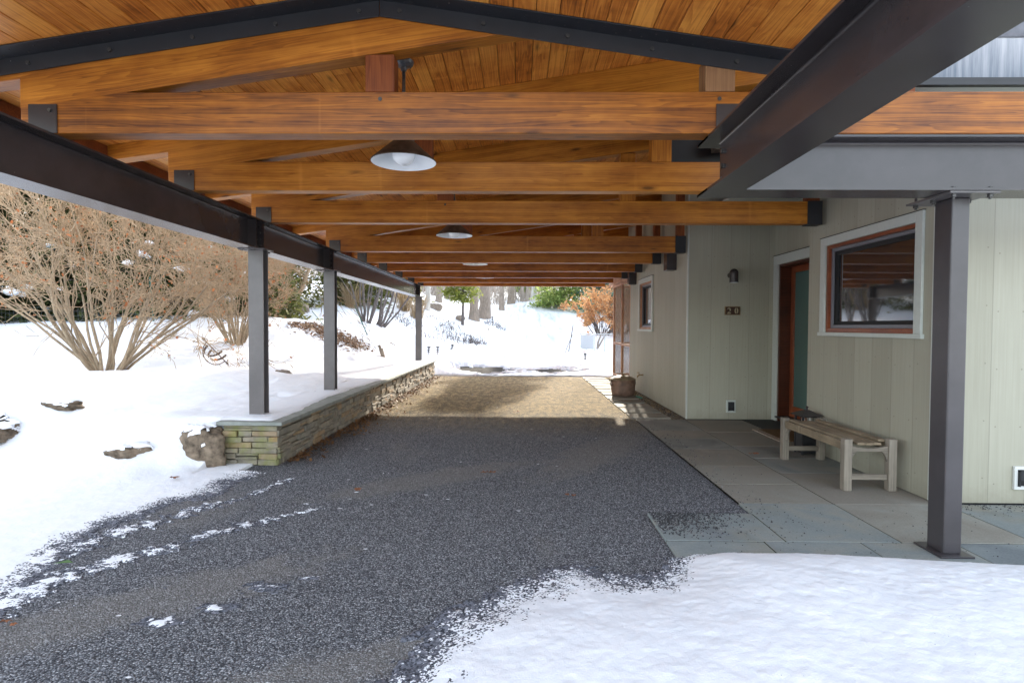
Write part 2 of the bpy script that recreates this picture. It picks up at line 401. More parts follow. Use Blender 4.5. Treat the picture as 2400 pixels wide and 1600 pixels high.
def wallstone_mat():
    m = N('stacked_wall_stone'); co = m.coord(); r = m.attr('rnd')
    f = m.noise(m.addv(co, m.comb(m.math('MULTIPLY', r, 30), 0, 0)), 7, 5, .65)
    c = m.ramp(m.white(m.math('MULTIPLY', r, 333.0)), [(0, (.15, .14, .12)), (.3, (.25, .215, .16)), (.5, (.17, .165, .15)), (.68, (.30, .25, .18)), (.84, (.40, .235, .10)), (1, (.15, .15, .135))])
    c = m.mix(.5, c, m.ramp(f, [(.3, (.09, .078, .058)), (.7, (.38, .33, .25))]))
    x, y, z = m.sep(co)[:3]
    endf = m.n('ShaderNodeMapRange'); m.L(y, endf.inputs[0]); endf.inputs[1].default_value = .10; endf.inputs[2].default_value = .0
    ms = m.ramp(m.noise(co, 5, 4, .6), [(.42, 0), (.6, 1)])
    c = m.mix(m.math('MULTIPLY', m.math('MULTIPLY', ms, endf.outputs[0]), .55), c, (.17, .19, .035))
    m.col(c); m.ro(.85, .25); m.bump(f, .6, .015); return m.m
M['wstone'] = wallstone_mat()
M['coping'] = plain('bluestone_coping', (.22, .235, .215), .7, .3, nscale=7, namt=.22, bump=.15)
M['boulder'] = plain('lichened_boulder', (.155, .12, .088), .9, .2, nscale=11, namt=.65, bump=1.0)
M['metalroof'] = plain('weathered_metal_fascia', (.115, .115, .13), .45, .5, .3, nscale=3, namt=.5)
def fascia_mat():
    m = N('streaked_metal_fascia'); co = m.coord(); g = m.noise(m.mapping(co, (34, 1, 1.6)), 1, 5, .7)
    top = m.n('ShaderNodeMapRange'); m.L(m.sep(co)[2], top.inputs[0]); top.inputs[1].default_value = 3.28; top.inputs[2].default_value = 3.56
    f = m.math('ADD', m.math('MULTIPLY', g, .9), m.math('MULTIPLY', top.outputs[0], .3))
    m.col(m.ramp(f, [(.35, (.10, .12, .15)), (.9, (.36, .36, .38))])); m.ro(.42, .5, .25); return m.m
M['fascia'] = fascia_mat()
def bark(name, c, s=8, namt=.45):
    m = N(name); co = m.coord(); f = m.noise(m.mapping(co, (1, 1, .22)), s*2.5, 5, .65)
    b = m.noise(co, 1.3, 3)
    f = m.math('ADD', m.math('MULTIPLY', f, .7), m.math('MULTIPLY', b, .3))
    m.col(m.ramp(f, [(.3, tuple(q*(1-namt) for q in c)), (.7, tuple(q*(1+namt) for q in c))])); m.ro(.9, .15)
    m.bump(f, .6, .02); return m.m
M['stem'] = bark('tan_shrub_bark', (.31, .24, .165)); M['twig'] = bark('tan_twigs', (.38, .28, .18), namt=.3)
M['bark'] = bark('grey_brown_bark', (.24, .20, .165)); M['barkfar'] = bark('far_grey_bark', (.34, .30, .26), 6, .35)
M['barkpale'] = bark('pale_birch_bark', (.48, .46, .43), 4, .3)
M['greystem'] = bark('grey_stems', (.13, .115, .11))
def leafm(name, a, b, tr=.35):
    m = N(name); r = m.attr('rnd'); n = m.noise(m.coord(), 1.6, 3)
    f = m.math('ADD', m.math('MULTIPLY', r, .6), m.math('MULTIPLY', n, .4))
    c = m.ramp(f, [(.2, a), (.8, b)]); m.col(c); m.ro(.65, .2)
    t = m.n('ShaderNodeBsdfTranslucent'); m.L(c, t.inputs[0]); mx = m.n('ShaderNodeMixShader'); mx.inputs[0].default_value = tr
    m.L(m.b.outputs[0], mx.inputs[1]); m.L(t.outputs[0], mx.inputs[2]); m.L(mx.outputs[0], m.out.inputs[0]); return m.m
M['yew'] = leafm('dark_evergreen_needles', (.03, .044, .016), (.11, .125, .045), .25)
M['olive'] = leafm('olive_evergreen_needles', (.07, .085, .025), (.19, .19, .06))
M['hemlock'] = leafm('hemlock_needles', (.14, .19, .04), (.36, .38, .09), .55)
M['pine'] = leafm('pine_needles', (.14, .22, .06), (.40, .46, .15), .5)
M['pineblue'] = leafm('bluish_pine_needles', (.10, .19, .15), (.26, .38, .28), .5)
M['orange'] = leafm('dry_orange_leaves', (.50, .25, .10), (.80, .48, .24), .6)
M['redbud'] = leafm('rusty_buds', (.34, .12, .05), (.50, .22, .10), .3)
M['straw'] = leafm('dry_grass_blades', (.40, .30, .18), (.60, .48, .32), .4)
M['litter'] = leafm('fallen_leaf_litter', (.08, .04, .02), (.28, .15, .07), .1)

# ------------------------------------------------------------ camera
PI = math.pi
cam = bpy.data.cameras.new('camera'); co_ = bpy.data.objects.new('camera', cam); COL.objects.link(co_); S.camera = co_
yaw, pitch, roll = R(.82), R(1.52), R(.28)
fwd = Vector((-math.sin(yaw)*math.cos(pitch), math.cos(yaw)*math.cos(pitch), -math.sin(pitch)))
r0 = Vector((math.cos(yaw), math.sin(yaw), 0)); u0 = r0.cross(fwd)
rt = r0*math.cos(roll)+u0*math.sin(roll); up = -r0*math.sin(roll)+u0*math.cos(roll)
mw = Matrix((rt, up, -fwd)).transposed().to_4x4(); mw.translation = (0, 0, 1.45); co_.matrix_world = mw
cam.sensor_width = 36; cam.sensor_fit = 'HORIZONTAL'; cam.lens = 36*1320/2352; cam.clip_start = .05; cam.clip_end = 600

# ------------------------------------------------------------ light
SUN_EL, SUN_AZ = 18.8, 7.0    # azimuth measured from +Y towards +X
w = bpy.data.worlds.new('World'); S.world = w; w.use_nodes = True
sk = w.node_tree.nodes.new('ShaderNodeTexSky'); sk.sky_type = 'NISHITA'; sk.sun_disc = False
sk.sun_elevation = R(SUN_EL); sk.sun_rotation = R(SUN_AZ); sk.air_density = 1; sk.dust_density = 2.0; sk.ozone_density = 1
bg = w.node_tree.nodes['Background']; hs = w.node_tree.nodes.new('ShaderNodeHueSaturation'); hs.inputs['Saturation'].default_value = .45; w.node_tree.links.new(sk.outputs[0], hs.inputs['Color']); w.node_tree.links.new(hs.outputs[0], bg.inputs[0]); bg.inputs[1].default_value = .15
sl = bpy.data.lights.new('sun', 'SUN'); sl.energy = 2.1; sl.angle = R(.5); sl.color = (1, .90, .74)
so = bpy.data.objects.new('sun', sl); COL.objects.link(so)
sd = Vector((math.sin(R(SUN_AZ))*math.cos(R(SUN_EL)), math.cos(R(SUN_AZ))*math.cos(R(SUN_EL)), math.sin(R(SUN_EL))))
so.rotation_euler = sd.to_track_quat('Z', 'Y').to_euler(); so.location = (3, 30, 20)
S.view_settings.view_transform = 'Standard'; S.view_settings.look = 'None'; S.view_settings.gamma = 1
S.view_settings.exposure = 2.72
S.cycles.use_denoising = True; S.cycles.max_bounces = 10; S.cycles.diffuse_bounces = 6; S.cycles.transparent_max_bounces = 12
S.cycles.sample_clamp_indirect = 8

# ------------------------------------------------------------ terrain heights
CP = [(-3.1,6.3,.44),(-3.1,8,.44),(-3.1,11,.44),(-3.1,14,.44),(-3.1,16.3,.40),(-3.6,8,.47),(-4.8,9,.74),(-6.57,9,.69),(-6.44,13,1.02),
 (-5.7,6.5,.80),(-5.1,6.5,.70),(-4.6,6.6,.50),(-4,6.4,.45),(-3.5,6.2,.44),(-6.5,6.5,.72),(-5.5,5.1,.14),(-6.5,4,.12),(-4.5,5.1,.09),(-3.6,5.25,.04),(-4,4,.03),(-3.5,5.92,.44),(-3.2,5.95,.45),(-3.9,5.9,.44),(-3.4,5.5,.03),(-3.75,5.62,.22),(-4.0,5.45,.10),(-4.2,5.7,.30),(-5.3,6.45,.84),(-5.6,5.75,.34),(-5.2,6.2,.70),(-5.1,5.7,.28),(-4.4,5.9,.36),
 (-3.2,4,.012),(-5,3,.03),(-8.4,13,1.47),(-12.2,14,1.49),(-12.7,10,1.1),(-9,9,.85),(-9,6,.6),(-8.46,20,1.63),(-5.64,21,1.58),(-4.5,17,1.14),
 (-5.7,15,1.34),(-4.5,15,.98),(-3.2,20,.40),(-3.0,21,.36),(-2.8,23,.50),(-2.2,26,.70),(-1.6,29,1.08),(-1.6,33,1.60),(-2.7,27,1.5),(-2.55,32,1.77),
 (-4.5,28,2.17),(-4.5,30,2.30),(-5.4,38,3),(-5.4,42,3.38),(-1.4,42,2.57),(-.8,50,3.2),(1.9,50,3.25),(3.2,46,2.67),(3.3,30,.93),(2.7,26,.33),
 (4,26,.30),(2.3,20,.12),(-2.6,25,.72),(-3.4,28,1.42),(0,17.5,.04),(2,17.5,.06),(-1.5,17.5,.04),(0,20,.08),(0,24,.27),(0,30,.82),(0,36,1.55),(1,42,2.4),
 (6,20,.2),(8,30,1),(12,40,2.2),(10,20,.3),(0,80,6.3),(-30,80,10),(30,80,6),(-35,40,7),(-30,20,4),(-20,14,2.2),(35,40,3.5),(30,15,.5),(0,110,10),(-40,110,15),(40,110,9),
 (-9,22,2.1),(-7,24,2.17),(-10,30,3.2)]
CP = np.array(CP, float)
def _k(d): d = np.maximum(d, 1e-9); return d*d*np.log(d)
_D = np.hypot(CP[:, None, 0]-CP[None, :, 0], CP[:, None, 1]-CP[None, :, 1])
_n = len(CP); _A = np.zeros((_n+3, _n+3)); _A[:_n, :_n] = _k(_D)+np.eye(_n)*.02; _A[:_n, _n] = 1; _A[:_n, _n+1:] = CP[:, :2]; _A[_n, :_n] = 1; _A[_n+1:, :_n] = CP[:, :2].T
_W = np.linalg.solve(_A, np.concatenate([CP[:, 2], [0, 0, 0]]))
def tps(x, y):
    x = np.asarray(x, float); y = np.asarray(y, float); s = _W[_n]+_W[_n+1]*x+_W[_n+2]*y
    for i in range(_n): s = s+_W[i]*_k(np.hypot(x-CP[i, 0], y-CP[i, 1]))
    return s
def sstep(a, b, x): t = np.clip((x-a)/(b-a), 0, 1); return t*t*(3-2*t)
def dseg(x, y, pts):
    best = np.full(np.shape(x), 1e9); sgn = np.zeros(np.shape(x)); par = np.zeros(np.shape(x))
    L = 0
    for (x0, y0), (x1, y1) in zip(pts[:-1], pts[1:]):
        dx, dy = x1-x0, y1-y0; ll = math.hypot(dx, dy)
        t = np.clip(((x-x0)*dx+(y-y0)*dy)/(ll*ll), 0, 1)
        d = np.hypot(x-x0-t*dx, y-y0-t*dy); s = np.sign(dx*(y-y0)-dy*(x-x0))
        m = d < best; best = np.where(m, d, best); sgn = np.where(m, s, sgn); par = np.where(m, L+t*ll, par); L += ll
    return best, sgn, par
EDGE = [(-2.6,6.2),(-2.72,5.77),(-2.67,5.4),(-2.69,4.89),(-2.85,4.6),(-2.94,4.35),(-3.0,4.03),(-2.98,3.7),(-2.80,3.35),(-2.70,2.95),(-2.72,2.0)]
TR1 = [(-2.15,5.35),(-2.32,4.80),(-2.55,4.45),(-2.73,4.07),(-2.83,3.80),(-2.9,3.54),(-3.0,3.1)]
TR2 = [(-1.50,4.58),(-1.87,4.22),(-2.09,3.95),(-2.27,3.75),(-2.42,3.56),(-2.55,3.38),(-2.64,3.16),(-2.73,2.8)]
SPOTS = [(-1.69,4.62,.05),(-2.03,4.15,.05),(-1.39,3.14,.06),(-1.2,3.26,.035),(-1.43,4.96,.04),(-1.67,7.47,.05),(-1.55,2.9,.05),(-.62,2.95,.05),(-.78,2.86,.07),(-1.05,3.3,.03),(-.2,3.7,.03),(-.1,4.2,.03),(-1.75,2.75,.06),(-.55,3.4,.02)]
def snow_left(x, y, want=False):
    yard = tps(x, y)
    d, s, p = dseg(x, y, EDGE)                      # negative side sign = left of travel (yard)
    sd_ = -d*s                                      # positive inside the yard
    rag = fbm(x*5, y*5, 4)*.26+fbm(x*26, y*26, 3)*.16+.06
    cover = np.clip(.008*(1-np.exp(-np.maximum(sd_+rag, 0)/.05))+.03*(1-np.exp(-np.maximum(sd_-.05, 0)/.4))+np.minimum(sd_+rag, 0)*.2, -.12, 1)
    near = yard*sstep(0, .9, sd_)*(1-sstep(-3.5, -3.1, x)*(y < 6))
    z = cover+near; thin = np.clip(.95-(sd_+rag)/.22, 0, 1)
    for T, w0, w1, a0, a1 in ((TR1, .05, .14, .2, .75), (TR2, .045, .11, .25, .8)):
        d, s, p = dseg(x, y, T); tt = np.clip(p/1.0/sum(math.hypot(b_[0]-a_[0], b_[1]-a_[1]) for a_, b_ in zip(T[:-1], T[1:])), 0, 1)
        ww = w0+(w1-w0)*tt
        vein = 1-np.abs(fbm(x*11+31, y*17, 3))*9
        r = np.exp(-(d/(ww*1.5))**2)*(1.2+.7*tt)+np.maximum(vein, -.5)*.55+fbm(x*20, y*30, 3)*2.1+fbm(x*4, y*4, 2)*1.2-1.30
        z = np.maximum(z, np.where(r > 0, .008*(1-np.exp(-np.minimum(np.maximum(r, 0), 9)/.5)), r*.05)); thin = np.minimum(thin, np.where(r > 0, np.clip(.85-r*.9, .0, 1), 1))
    for (a, b, rr) in SPOTS:
        q = .35-np.hypot((x-a)/1.5, (y-b)/.8)/rr+fbm(x*26+5, y*40, 3)*2.4
        z = np.maximum(z, np.clip(q*.006-.001, -.1, .007)); thin = np.where(q > 0, 0, thin)
    if want: return z, thin
    return z
def snow_far(x, y):
    z = tps(x, y)+.02+fbm(x*.8, y*.8, 3)*.10*sstep(17, 20, y)
    z = z+.20*np.exp(-(((x-2.9)/.9)**2+((y-18.6)/.8)**2))+.12*np.exp(-(((x-3.2)/1.5)**2+((y-22)/2.5)**2))
    z = z+.55*np.exp(-(((x-1.9)/2.6)**2+((y-49)/3.2)**2))
    # two bare patches melted through on the drive and a ploughed wheel track
    for (a, b, rx, ry) in ((-1.35, 19.0, 1.25, 1.9), (.98, 18.4, .85, 1.4)):
        q = 1-np.hypot((x-a+(y-b)*.12)/rx, (y-b)/ry)+fbm(x*2.4, y*5.0, 4)*1.5
        z = z-np.clip(q*3, 0, 1)*.45
    for c in (-.9, 1.1):
        z = z-.05*np.exp(-((x-c-(y-20)*.03)/.35)**2)*sstep(18, 20, y)*(1-sstep(40, 46, y))
    z = z+fbm(x*4.5+9, y*4.5, 3)*.055*sstep(6.2, 8, y)
    for c in (-2.0, 2.4): z = z+.16*np.exp(-((x-c-(y-24)*.06)/.5)**2)*sstep(20, 24, y)*(1-sstep(38, 44, y))*(1+fbm(x*2, y*2, 2))
    foot = fbm(x*3, y*3, 3); z = z-np.clip(foot-.14, 0, 1)*.22*(x < -2)
    return z
def HZ(x, y):
    x = np.asarray(x, float); y = np.asarray(y, float)
    front = snow_left(x, y); back = snow_far(x, y)
    rel = (fbm(x*1.1, y*1.1, 4)*.15+fbm(x*4, y*4, 3)*.03)*sstep(-3.4, -4.6, x)*(1-.6*sstep(6, 5.2, y))*(1-sstep(18, 24, y)); front = front+rel; back = back+rel
    t = sstep(5.5, 6.05, y); z = front*(1-t)+back*t
    # under the carport: no snow (sheet dives under the gravel)
    z = np.where((x > -3.14) & (y > 5.45) & (y < 5.93), np.minimum(z, .02), z)
    inside = (x > -3.02) & (y > 5.9) & (y < 16.45)
    inside |= (x > -2.75) & (y > 5.6) & (y < 16.45)
    z = np.where(inside, -.3, z)
    edge = 16.62+fbm(x*2.5, x*0+3, 3)*.25
    z = np.where((x > -2.75) & (y >= 16.2), np.where(y < edge, -.3, np.minimum(z, (y-edge)*.35+.01+0*z)), z)
    return z
def gz(x, y): return float(HZ(np.array([x]), np.array([y]))[0])

# ------------------------------------------------------------ ground sheets
def axis_pts(segs):
    o = []
    for a, b, st in segs: o += list(np.arange(a, b-1e-6, st))
    o.append(segs[-1][1]); return np.array(o)
xs = axis_pts([(-75, -20, 2.5), (-20, -9, .4), (-9, -4, .09), (-4, -1.15, .0125)])
ys = axis_pts([(2.3, 6.1, .0125), (6.1, 9, .06), (9, 17, .12)])
X, Y = np.meshgrid(xs, ys); Z = HZ(X, Y)
TH_ = snow_left(X, Y, True)[1]*(1-sstep(5.2, 5.9, Y))*sstep(-3.6, -3.2, X)
o = npmesh('snow_yard', X, Y, Z, M['snow'], keep=Z > -.05, thin=TH_); tag(o, kind='structure')
xs = axis_pts([(-75, -20, 2.5), (-20, -6, .35), (-6, 6, .08), (6, 20, .4), (20, 75, 2.5)])
ys = axis_pts([(17, 24, .07), (24, 50, .25), (50, 130, 2.0)])
ys = np.concatenate([[16.3, 16.4, 16.5, 16.56, 16.6, 16.64, 16.68, 16.72, 16.76, 16.8, 16.85, 16.9, 16.95], ys])
X, Y = np.meshgrid(xs, ys); Z = HZ(X, Y)
tag(npmesh('snow_drive', X, Y, Z, M['packed'], keep=(Z > -.05) & ~((Y < 17) & (X < -2.9))), kind='structure')
BND = [(6.5,3.30),(4.4,3.42),(3.5,3.47),(3.06,3.49),(2.6,3.54),(2.22,3.59),(1.74,3.64),(1.27,3.64),(1.05,3.57),(.95,3.34),(.80,3.20),(.54,3.22),(.42,3.29),(.31,3.33),(.1,3.11),(-.08,2.96),(-.26,2.78),(-.35,2.52),(-.42,2.2),(-.5,1.2)]
xs = axis_pts([(-1.0, 4.4, .012), (4.4, 7, .06)]); ys = axis_pts([(.2, 2.1, .08), (2.1, 3.9, .012)])
X, Y = np.meshgrid(xs, ys); d, s, p = dseg(X, Y, BND); sdd = d*s
bx = sstep(.75, 1.25, X); soft = 1-.80*bx
rag = (fbm(X*4, Y*4, 4)*.28+fbm(X*22, Y*22, 3)*.22)*soft+.14*(1-bx)
q = sdd+rag-.02
Z = np.where(q > 0, .008*(1-np.exp(-q/.05))+.10*(1-np.exp(-np.maximum(sdd-.02, 0)/(.6-.4*bx))), q*.2)
crease = dseg(X, Y, [(1.0, 3.5), (1.25, 2.85), (1.45, 2.3)])[0]; Z = Z-.006*np.exp(-(crease/.16)**2)*(q > .05)
Z = Z+np.where(q > .05, fbm(X*2.0, Y*2.0, 3)*.03*np.clip(q*3, 0, 1)+fbm(X*12, Y*12, 3)*.005*np.clip(q*4, 0, 1), 0)
trample = np.exp(-(((X-3.3)/.9)**2+((Y-3.05)/.25)**2)); Z = Z+trample*fbm(X*26, Y*26, 2)*.022*(q > .03)
Z = Z+np.where(q > .1, (vnoise(X*38, Y*38)-.5)*.0035+fbm(X*14, Y*14, 3)*.006, 0)-.004*np.where(vnoise(X*7+3, Y*7) > .86, 1, 0)*(q > .2)*np.clip((vnoise(X*7+3, Y*7)-.86)*12, 0, 1)
Z = np.maximum(Z, -.1)+.018*sstep(.55, 1.0, X)*(q > -.02)
TH_ = np.clip(.95-q/(.34-.30*bx), 0, 1)*(1-.75*bx)
tag(npmesh('snow_bank', X, Y, Z, M['snow'], keep=Z > -.03, thin=TH_), kind='structure')

mb = MB(); mb.v = [(-80, -30, -.02), (80, -30, -.02), (80, 16, -.02), (-80, 16, -.02)]; mb.face((0, 1, 2, 3))
tag(mb.build('ground', M['snowp']), kind='structure')
xs = axis_pts([(-9, 6.5, .05)]); ys = axis_pts([(-3, 22, .05)]); X, Y = np.meshgrid(xs, ys)
Z = fbm(X*6, Y*6, 3)*.006+fbm(X*.7, Y*.7, 2)*.01-.004; Z = Z*np.where((X > .9) & (Y < 17), .2, 1)
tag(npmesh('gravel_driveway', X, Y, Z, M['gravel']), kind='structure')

# patio slabs
mb = MB()
def slab(x0, x1, y0, y1, g=.004):
    g = min(g, .005)
    mb.cur = random.random(); e = random.uniform(0, .003)
    mb.box(x0+g, x1-g, y0+g, y1-g, -.04, .016+e)
for (a, b) in ((.985, 1.64), (1.64, 2.28), (2.28, 2.90), (2.90, 3.49), (3.49, 4.2), (4.2, 5.0), (5.0, 6)): slab(a, b, 3.2, 3.84)
slab(.985, 1.79, 3.84, 4.42)
for (a, b, rows) in ((1.79, 2.56, (3.84, 4.68, 5.25, 5.95, 6.76, 7.4, 7.98, 8.9)), (2.56, 3.46, (3.84, 4.68, 5.67, 6.30, 6.95, 7.86, 8.9)), (3.46, 4.1, (3.84, 4.53))):
    for r1, r2 in zip(rows[:-1], rows[1:]): slab(a, b, r1, r2, .008)
slab(3.46, 3.92, 6.9, 7.86); slab(3.46, 3.92, 7.86, 8.9); slab(4.1, 4.95, 3.84, 4.70); slab(4.95, 6, 3.84, 4.70)
slab(3.46, 4.1, 4.53, 4.70, .004)
tag(mb.build('patio', M['paver'], bevel=.0025), kind='structure')
mb = MB(); mb.box(.99, 6, 3.21, 4.41, -.03, .0150); mb.box(1.80, 6, 4.4105, 4.69, -.03, .0150); mb.box(1.795, 3.4, 4.6905, 8.89, -.03, .0150); mb.box(3.4005, 3.91, 6.9, 8.89, -.03, .0150)
tag(mb.build('patio_joints', M['joint']), kind='structure')
mb = MB(); yy = 9.0
while yy < 16.3:
    mb.cur = random.random()*.6+.4; mb.box(1.76+random.uniform(-.01, .01), 2.38, yy+.05, yy+.535, -.03, .018, jit=.004); yy += .615
tag(mb.build('path', M['paver'], bevel=.004), kind='structure')
# loose stones spilled on the paving
mb = MB()
def pebble(x, y, r, z=0.018):
    mb.cur = random.random(); n = 5; b = len(mb.v); a0 = random.random()*6
    for k in range(n):
        a = a0+2*PI*k/n; q = r*random.uniform(.7, 1.2); mb.v.append((x+q*math.cos(a), y+q*math.sin(a), z-.004))
    for k in range(n):
        a = a0+2*PI*k/n; q = r*random.uniform(.4, .7); mb.v.append((x+q*math.cos(a), y+q*math.sin(a), z+r*random.uniform(.5, .9)))
    for k in range(n): mb.face((b+k, b+(k+1) % n, b+n+(k+1) % n, b+n+k))
    mb.face(tuple(b+n+k for k in range(n)))
for i in range(1500):
    x = 1.0+abs(random.gauss(0, .28)); y = 4.42-abs(random.gauss(0, .22))
    if x < 1.9 and y > 3.86: pebble(x, y, random.uniform(.004, .009))
for i in range(300):
    x = 1.79+abs(random.gauss(0, .22)); pebble(x, random.uniform(3.9, 8.5), random.uniform(.003, .008))
for i in range(260): pebble(random.uniform(3.45, 5), 4.69-abs(random.gauss(0, .12)), random.uniform(.003, .007))
for i in range(160): pebble(random.uniform(1.1, 3.4), random.uniform(3.6, 4.6), random.uniform(.003, .007))
for i in range(500): pebble(2.40+random.random()*.17, random.uniform(9, 16), random.uniform(.005, .011), .006)
def peb_mat():
    m = N('loose_stone'); r = m.attr('rnd'); m.col(m.ramp(r, [(0, (.02, .02, .022)), (.85, (.07, .07, .076)), (1, (.3, .3, .3))])); m.ro(.8, .3); return m.m
tag(mb.build('spilled_gravel', peb_mat()), 'dark gravel stones scattered over the edge of the bluestone patio', 'gravel', kind='stuff')
mb = MB()
for i in range(2600):
    if random.random() < .6: x = -2.46+abs(random.gauss(0, .10)); y = random.uniform(6.0, 16.4)
    else: x = -2.46+abs(random.gauss(0, .22)); y = random.uniform(7.5, 16.4)
    mb.cur = random.random(); s_ = random.uniform(.01, .028)
    u = Vector((random.gauss(0, 1), random.gauss(0, 1), random.gauss(0, .4))).normalized(); v = u.cross(Vector((0, 0, 1)) if abs(u.z) < .9 else Vector((1, 0, 0))).normalized()
    mb.quad((x, y, .012+random.random()*.015), u*s_, v*s_*.6)
tag(mb.build('leaf_litter', M['litter']), 'brown fallen leaves gathered along the foot of the stone wall', 'leaves', kind='stuff')

# ------------------------------------------------------------ stone wall
wall = empty('stone_wall', (-2.78, 5.87, 0), 'low stacked ledgestone wall with bluestone coping along the left of the driveway', 'wall')
def W(x, y, z): return (x+2.78, y-5.87, z)
mb = MB()
def stones(along, a0, a1, face, out, z1):
    z = 0.0
    while z < z1-.012:
        h = min(random.uniform(.044, .064) if along == 'x' else random.uniform(.036, .088), z1-z)
        if z1-z-h < .02: h = z1-z
        a = a0
        while a < a1-.01:
            l = random.uniform(.13, .32) if along == 'x' else random.uniform(.09, .36)
            if a1-a-l < .08: l = a1-a
            if h > .05 and random.random() < .3:
                sub = [(0, h/2), (h/2, h/2)]
            else: sub = [(0, h)]
            for (dz, hh) in sub:
                mb.cur = random.random(); pr = random.uniform(-.008, .026)
                g = .0035; b0 = len(mb.v)
                if along == 'y': mb.box(face-.12, face+pr, a+g-5.87, a+l-g-5.87, z+dz+g*.7, z+dz+hh-g*.7, jit=.0045)
                else: mb.box(a+g, a+l-g, face-pr-5.87, face+.12-5.87, z+dz+g*.7, z+dz+hh-g*.7, jit=.0045)
                for i in range(b0, len(mb.v)):
                    v = mb.v[i]; mb.v[i] = (v[0]+2.78, v[1], v[2])
            a += l
        z += h
stones('y', 5.87, 16.75, -2.50, 1, .413)
stones('x', -3.07, -2.50, 5.87, 1, .413)
mb.cur = .1; mb.box(-3.07+2.78, -2.56+2.78, .06, 10.84, -.1, .40)
mb.build('stonework', M['wstone'], wall, bevel=.005)
mb = MB(); yy = 5.83
while yy < 16.75:
    l = random.uniform(1.1, 1.7)
    if 16.78-yy-l < .6: l = 16.78-yy
    mb.cur = random.random(); mb.box(-3.12+2.78, -2.44+2.78, yy-5.87, yy+l-.004-5.87, .415, .455, jit=.002); yy += l
mb.build('coping', M['coping'], wall, bevel=.006, seg=2)
xs = axis_pts([(-3.14, -2.40, .02)]); ys = axis_pts([(5.80, 16.8, .04)]); X, Y = np.meshgrid(xs, ys)
rimx = -2.62+.03*np.sin(Y*1.3)+fbm(Y*2, X*.5, 3)*.12+.10*sstep(9, 13, Y)
q = np.minimum(rimx-X, (Y-5.93+fbm(X*4, Y*4, 2)*.12)*.8); q = q-np.maximum(0, .12-np.hypot(X+2.85, Y-6.2))*1.0
Z = np.where(q > 0, .455+.022*(1-np.exp(-q/.03)), .455+q*.5)+fbm(X*6, Y*6, 3)*.006
o = npmesh('snow_layer', X+2.78, Y-5.87, np.maximum(Z, .43), M['snowp'], keep=Z > .44); o.parent = wall

# ------------------------------------------------------------ carport
car = empty('carport', (0, 0, 0), 'open timber and steel carport with exposed trusses over the gravel drive', 'carport')
ZB0, ZB1 = 2.275, 2.605
FW = .225
def iprof(w, z0, z1, tf=.015, tw=.010, r=.014):
    h = w/2; c = tw/2; P = [(-h, z0), (h, z0), (h, z0+tf)]
    def arc(cx, cz, a0, a1): return [(cx+r*math.cos(R(a)), cz+r*math.sin(R(a))) for a in np.linspace(a0, a1, 5)]
    P += arc(c+r, z0+tf+r, 270, 180)+arc(c+r, z1-tf-r, 180, 90)+[(h, z1-tf), (h, z1), (-h, z1), (-h, z1-tf)]
    P += arc(-c-r, z1-tf-r, 90, 0)+arc(-c-r, z0+tf+r, 0, -90)+[(-h, z0+tf)]
    return P
def bolt(mb, c, n, r=.013, h=.014):
    c = Vector(c); n = Vector(n); mb.tube([c, c+n*h], r, 6); 
def sbuild(mb, name, parent, **k): return mb.build(name, k.pop('mat', M['steel']), parent, **k)
# long beam over the stone wall
XB = -2.95
for (y0, y1) in ((-1.0, 6.335), (6.355, 8.72), (8.735, 16.32)):
    mb = MB(); mb.prism([(XB+p, q) for p, q in iprof(FW, ZB0, ZB1)], y0, y1); b = sbuild(mb, 'steel_beam', car)
    if y0 < 0: B1 = b
mb = MB()
for yj in (6.345, 8.7275):
    for e in (-1, 1): mb.box(XB-.105, XB+.105, yj+e*.010-(.0075 if e < 0 else -.0005), yj+e*.010+(.0005 if e < 0 else .0075), ZB0+.003, ZB1-.003)
    for xx in (-.09, -.02+.07): 
        pass
sbuild(mb, 'splice_plate', B1)
mb = MB()
for yj in (6.345, 8.7275):
    for s_ in (.04, .075):
        for z in (ZB0+.05, ZB0+.12, ZB0+.19, ZB0+.26): bolt(mb, (XB+s_, yj-.018, z), (0, -1, 0), .014)
    for dy in (-.16, -.11, .08, .13, .18):
        for dx in (.04, .085):
            bolt(mb, (XB+dx, yj+dy, ZB0+.015), (0, 0, 1), .014, .016); bolt(mb, (XB+dx, yj+dy, ZB0), (0, 0, -1), .014, .016)
            bolt(mb, (XB-dx, yj+dy, ZB0), (0, 0, -1), .014, .016)
    for dy in (.08, .14, .20): bolt(mb, (XB+.08, yj+dy, ZB1-.016), (0, 0, -1), .014, .014)
for z in (ZB0+.06, ZB0+.13, ZB0+.2, ZB0+.27): bolt(mb, (XB+.06, 16.285, z), (0, -1, 0), .014)
mb.build('bolts', M['bolt'], B1)
mb = MB()
mb.box(XB+.006, XB+.108, 16.30, 16.315, ZB0+.016, ZB1-.016); mb.box(XB-.005+.11, XB+.113, 15.9, 16.32, ZB0+.016, ZB0+.017)
for yj in (6.27, 8.66):
    mb.box(XB+.006, XB+.10, yj-.09, yj-.08, ZB0+.016, ZB1-.016); 
sbuild(mb, 'stiffener', B1)
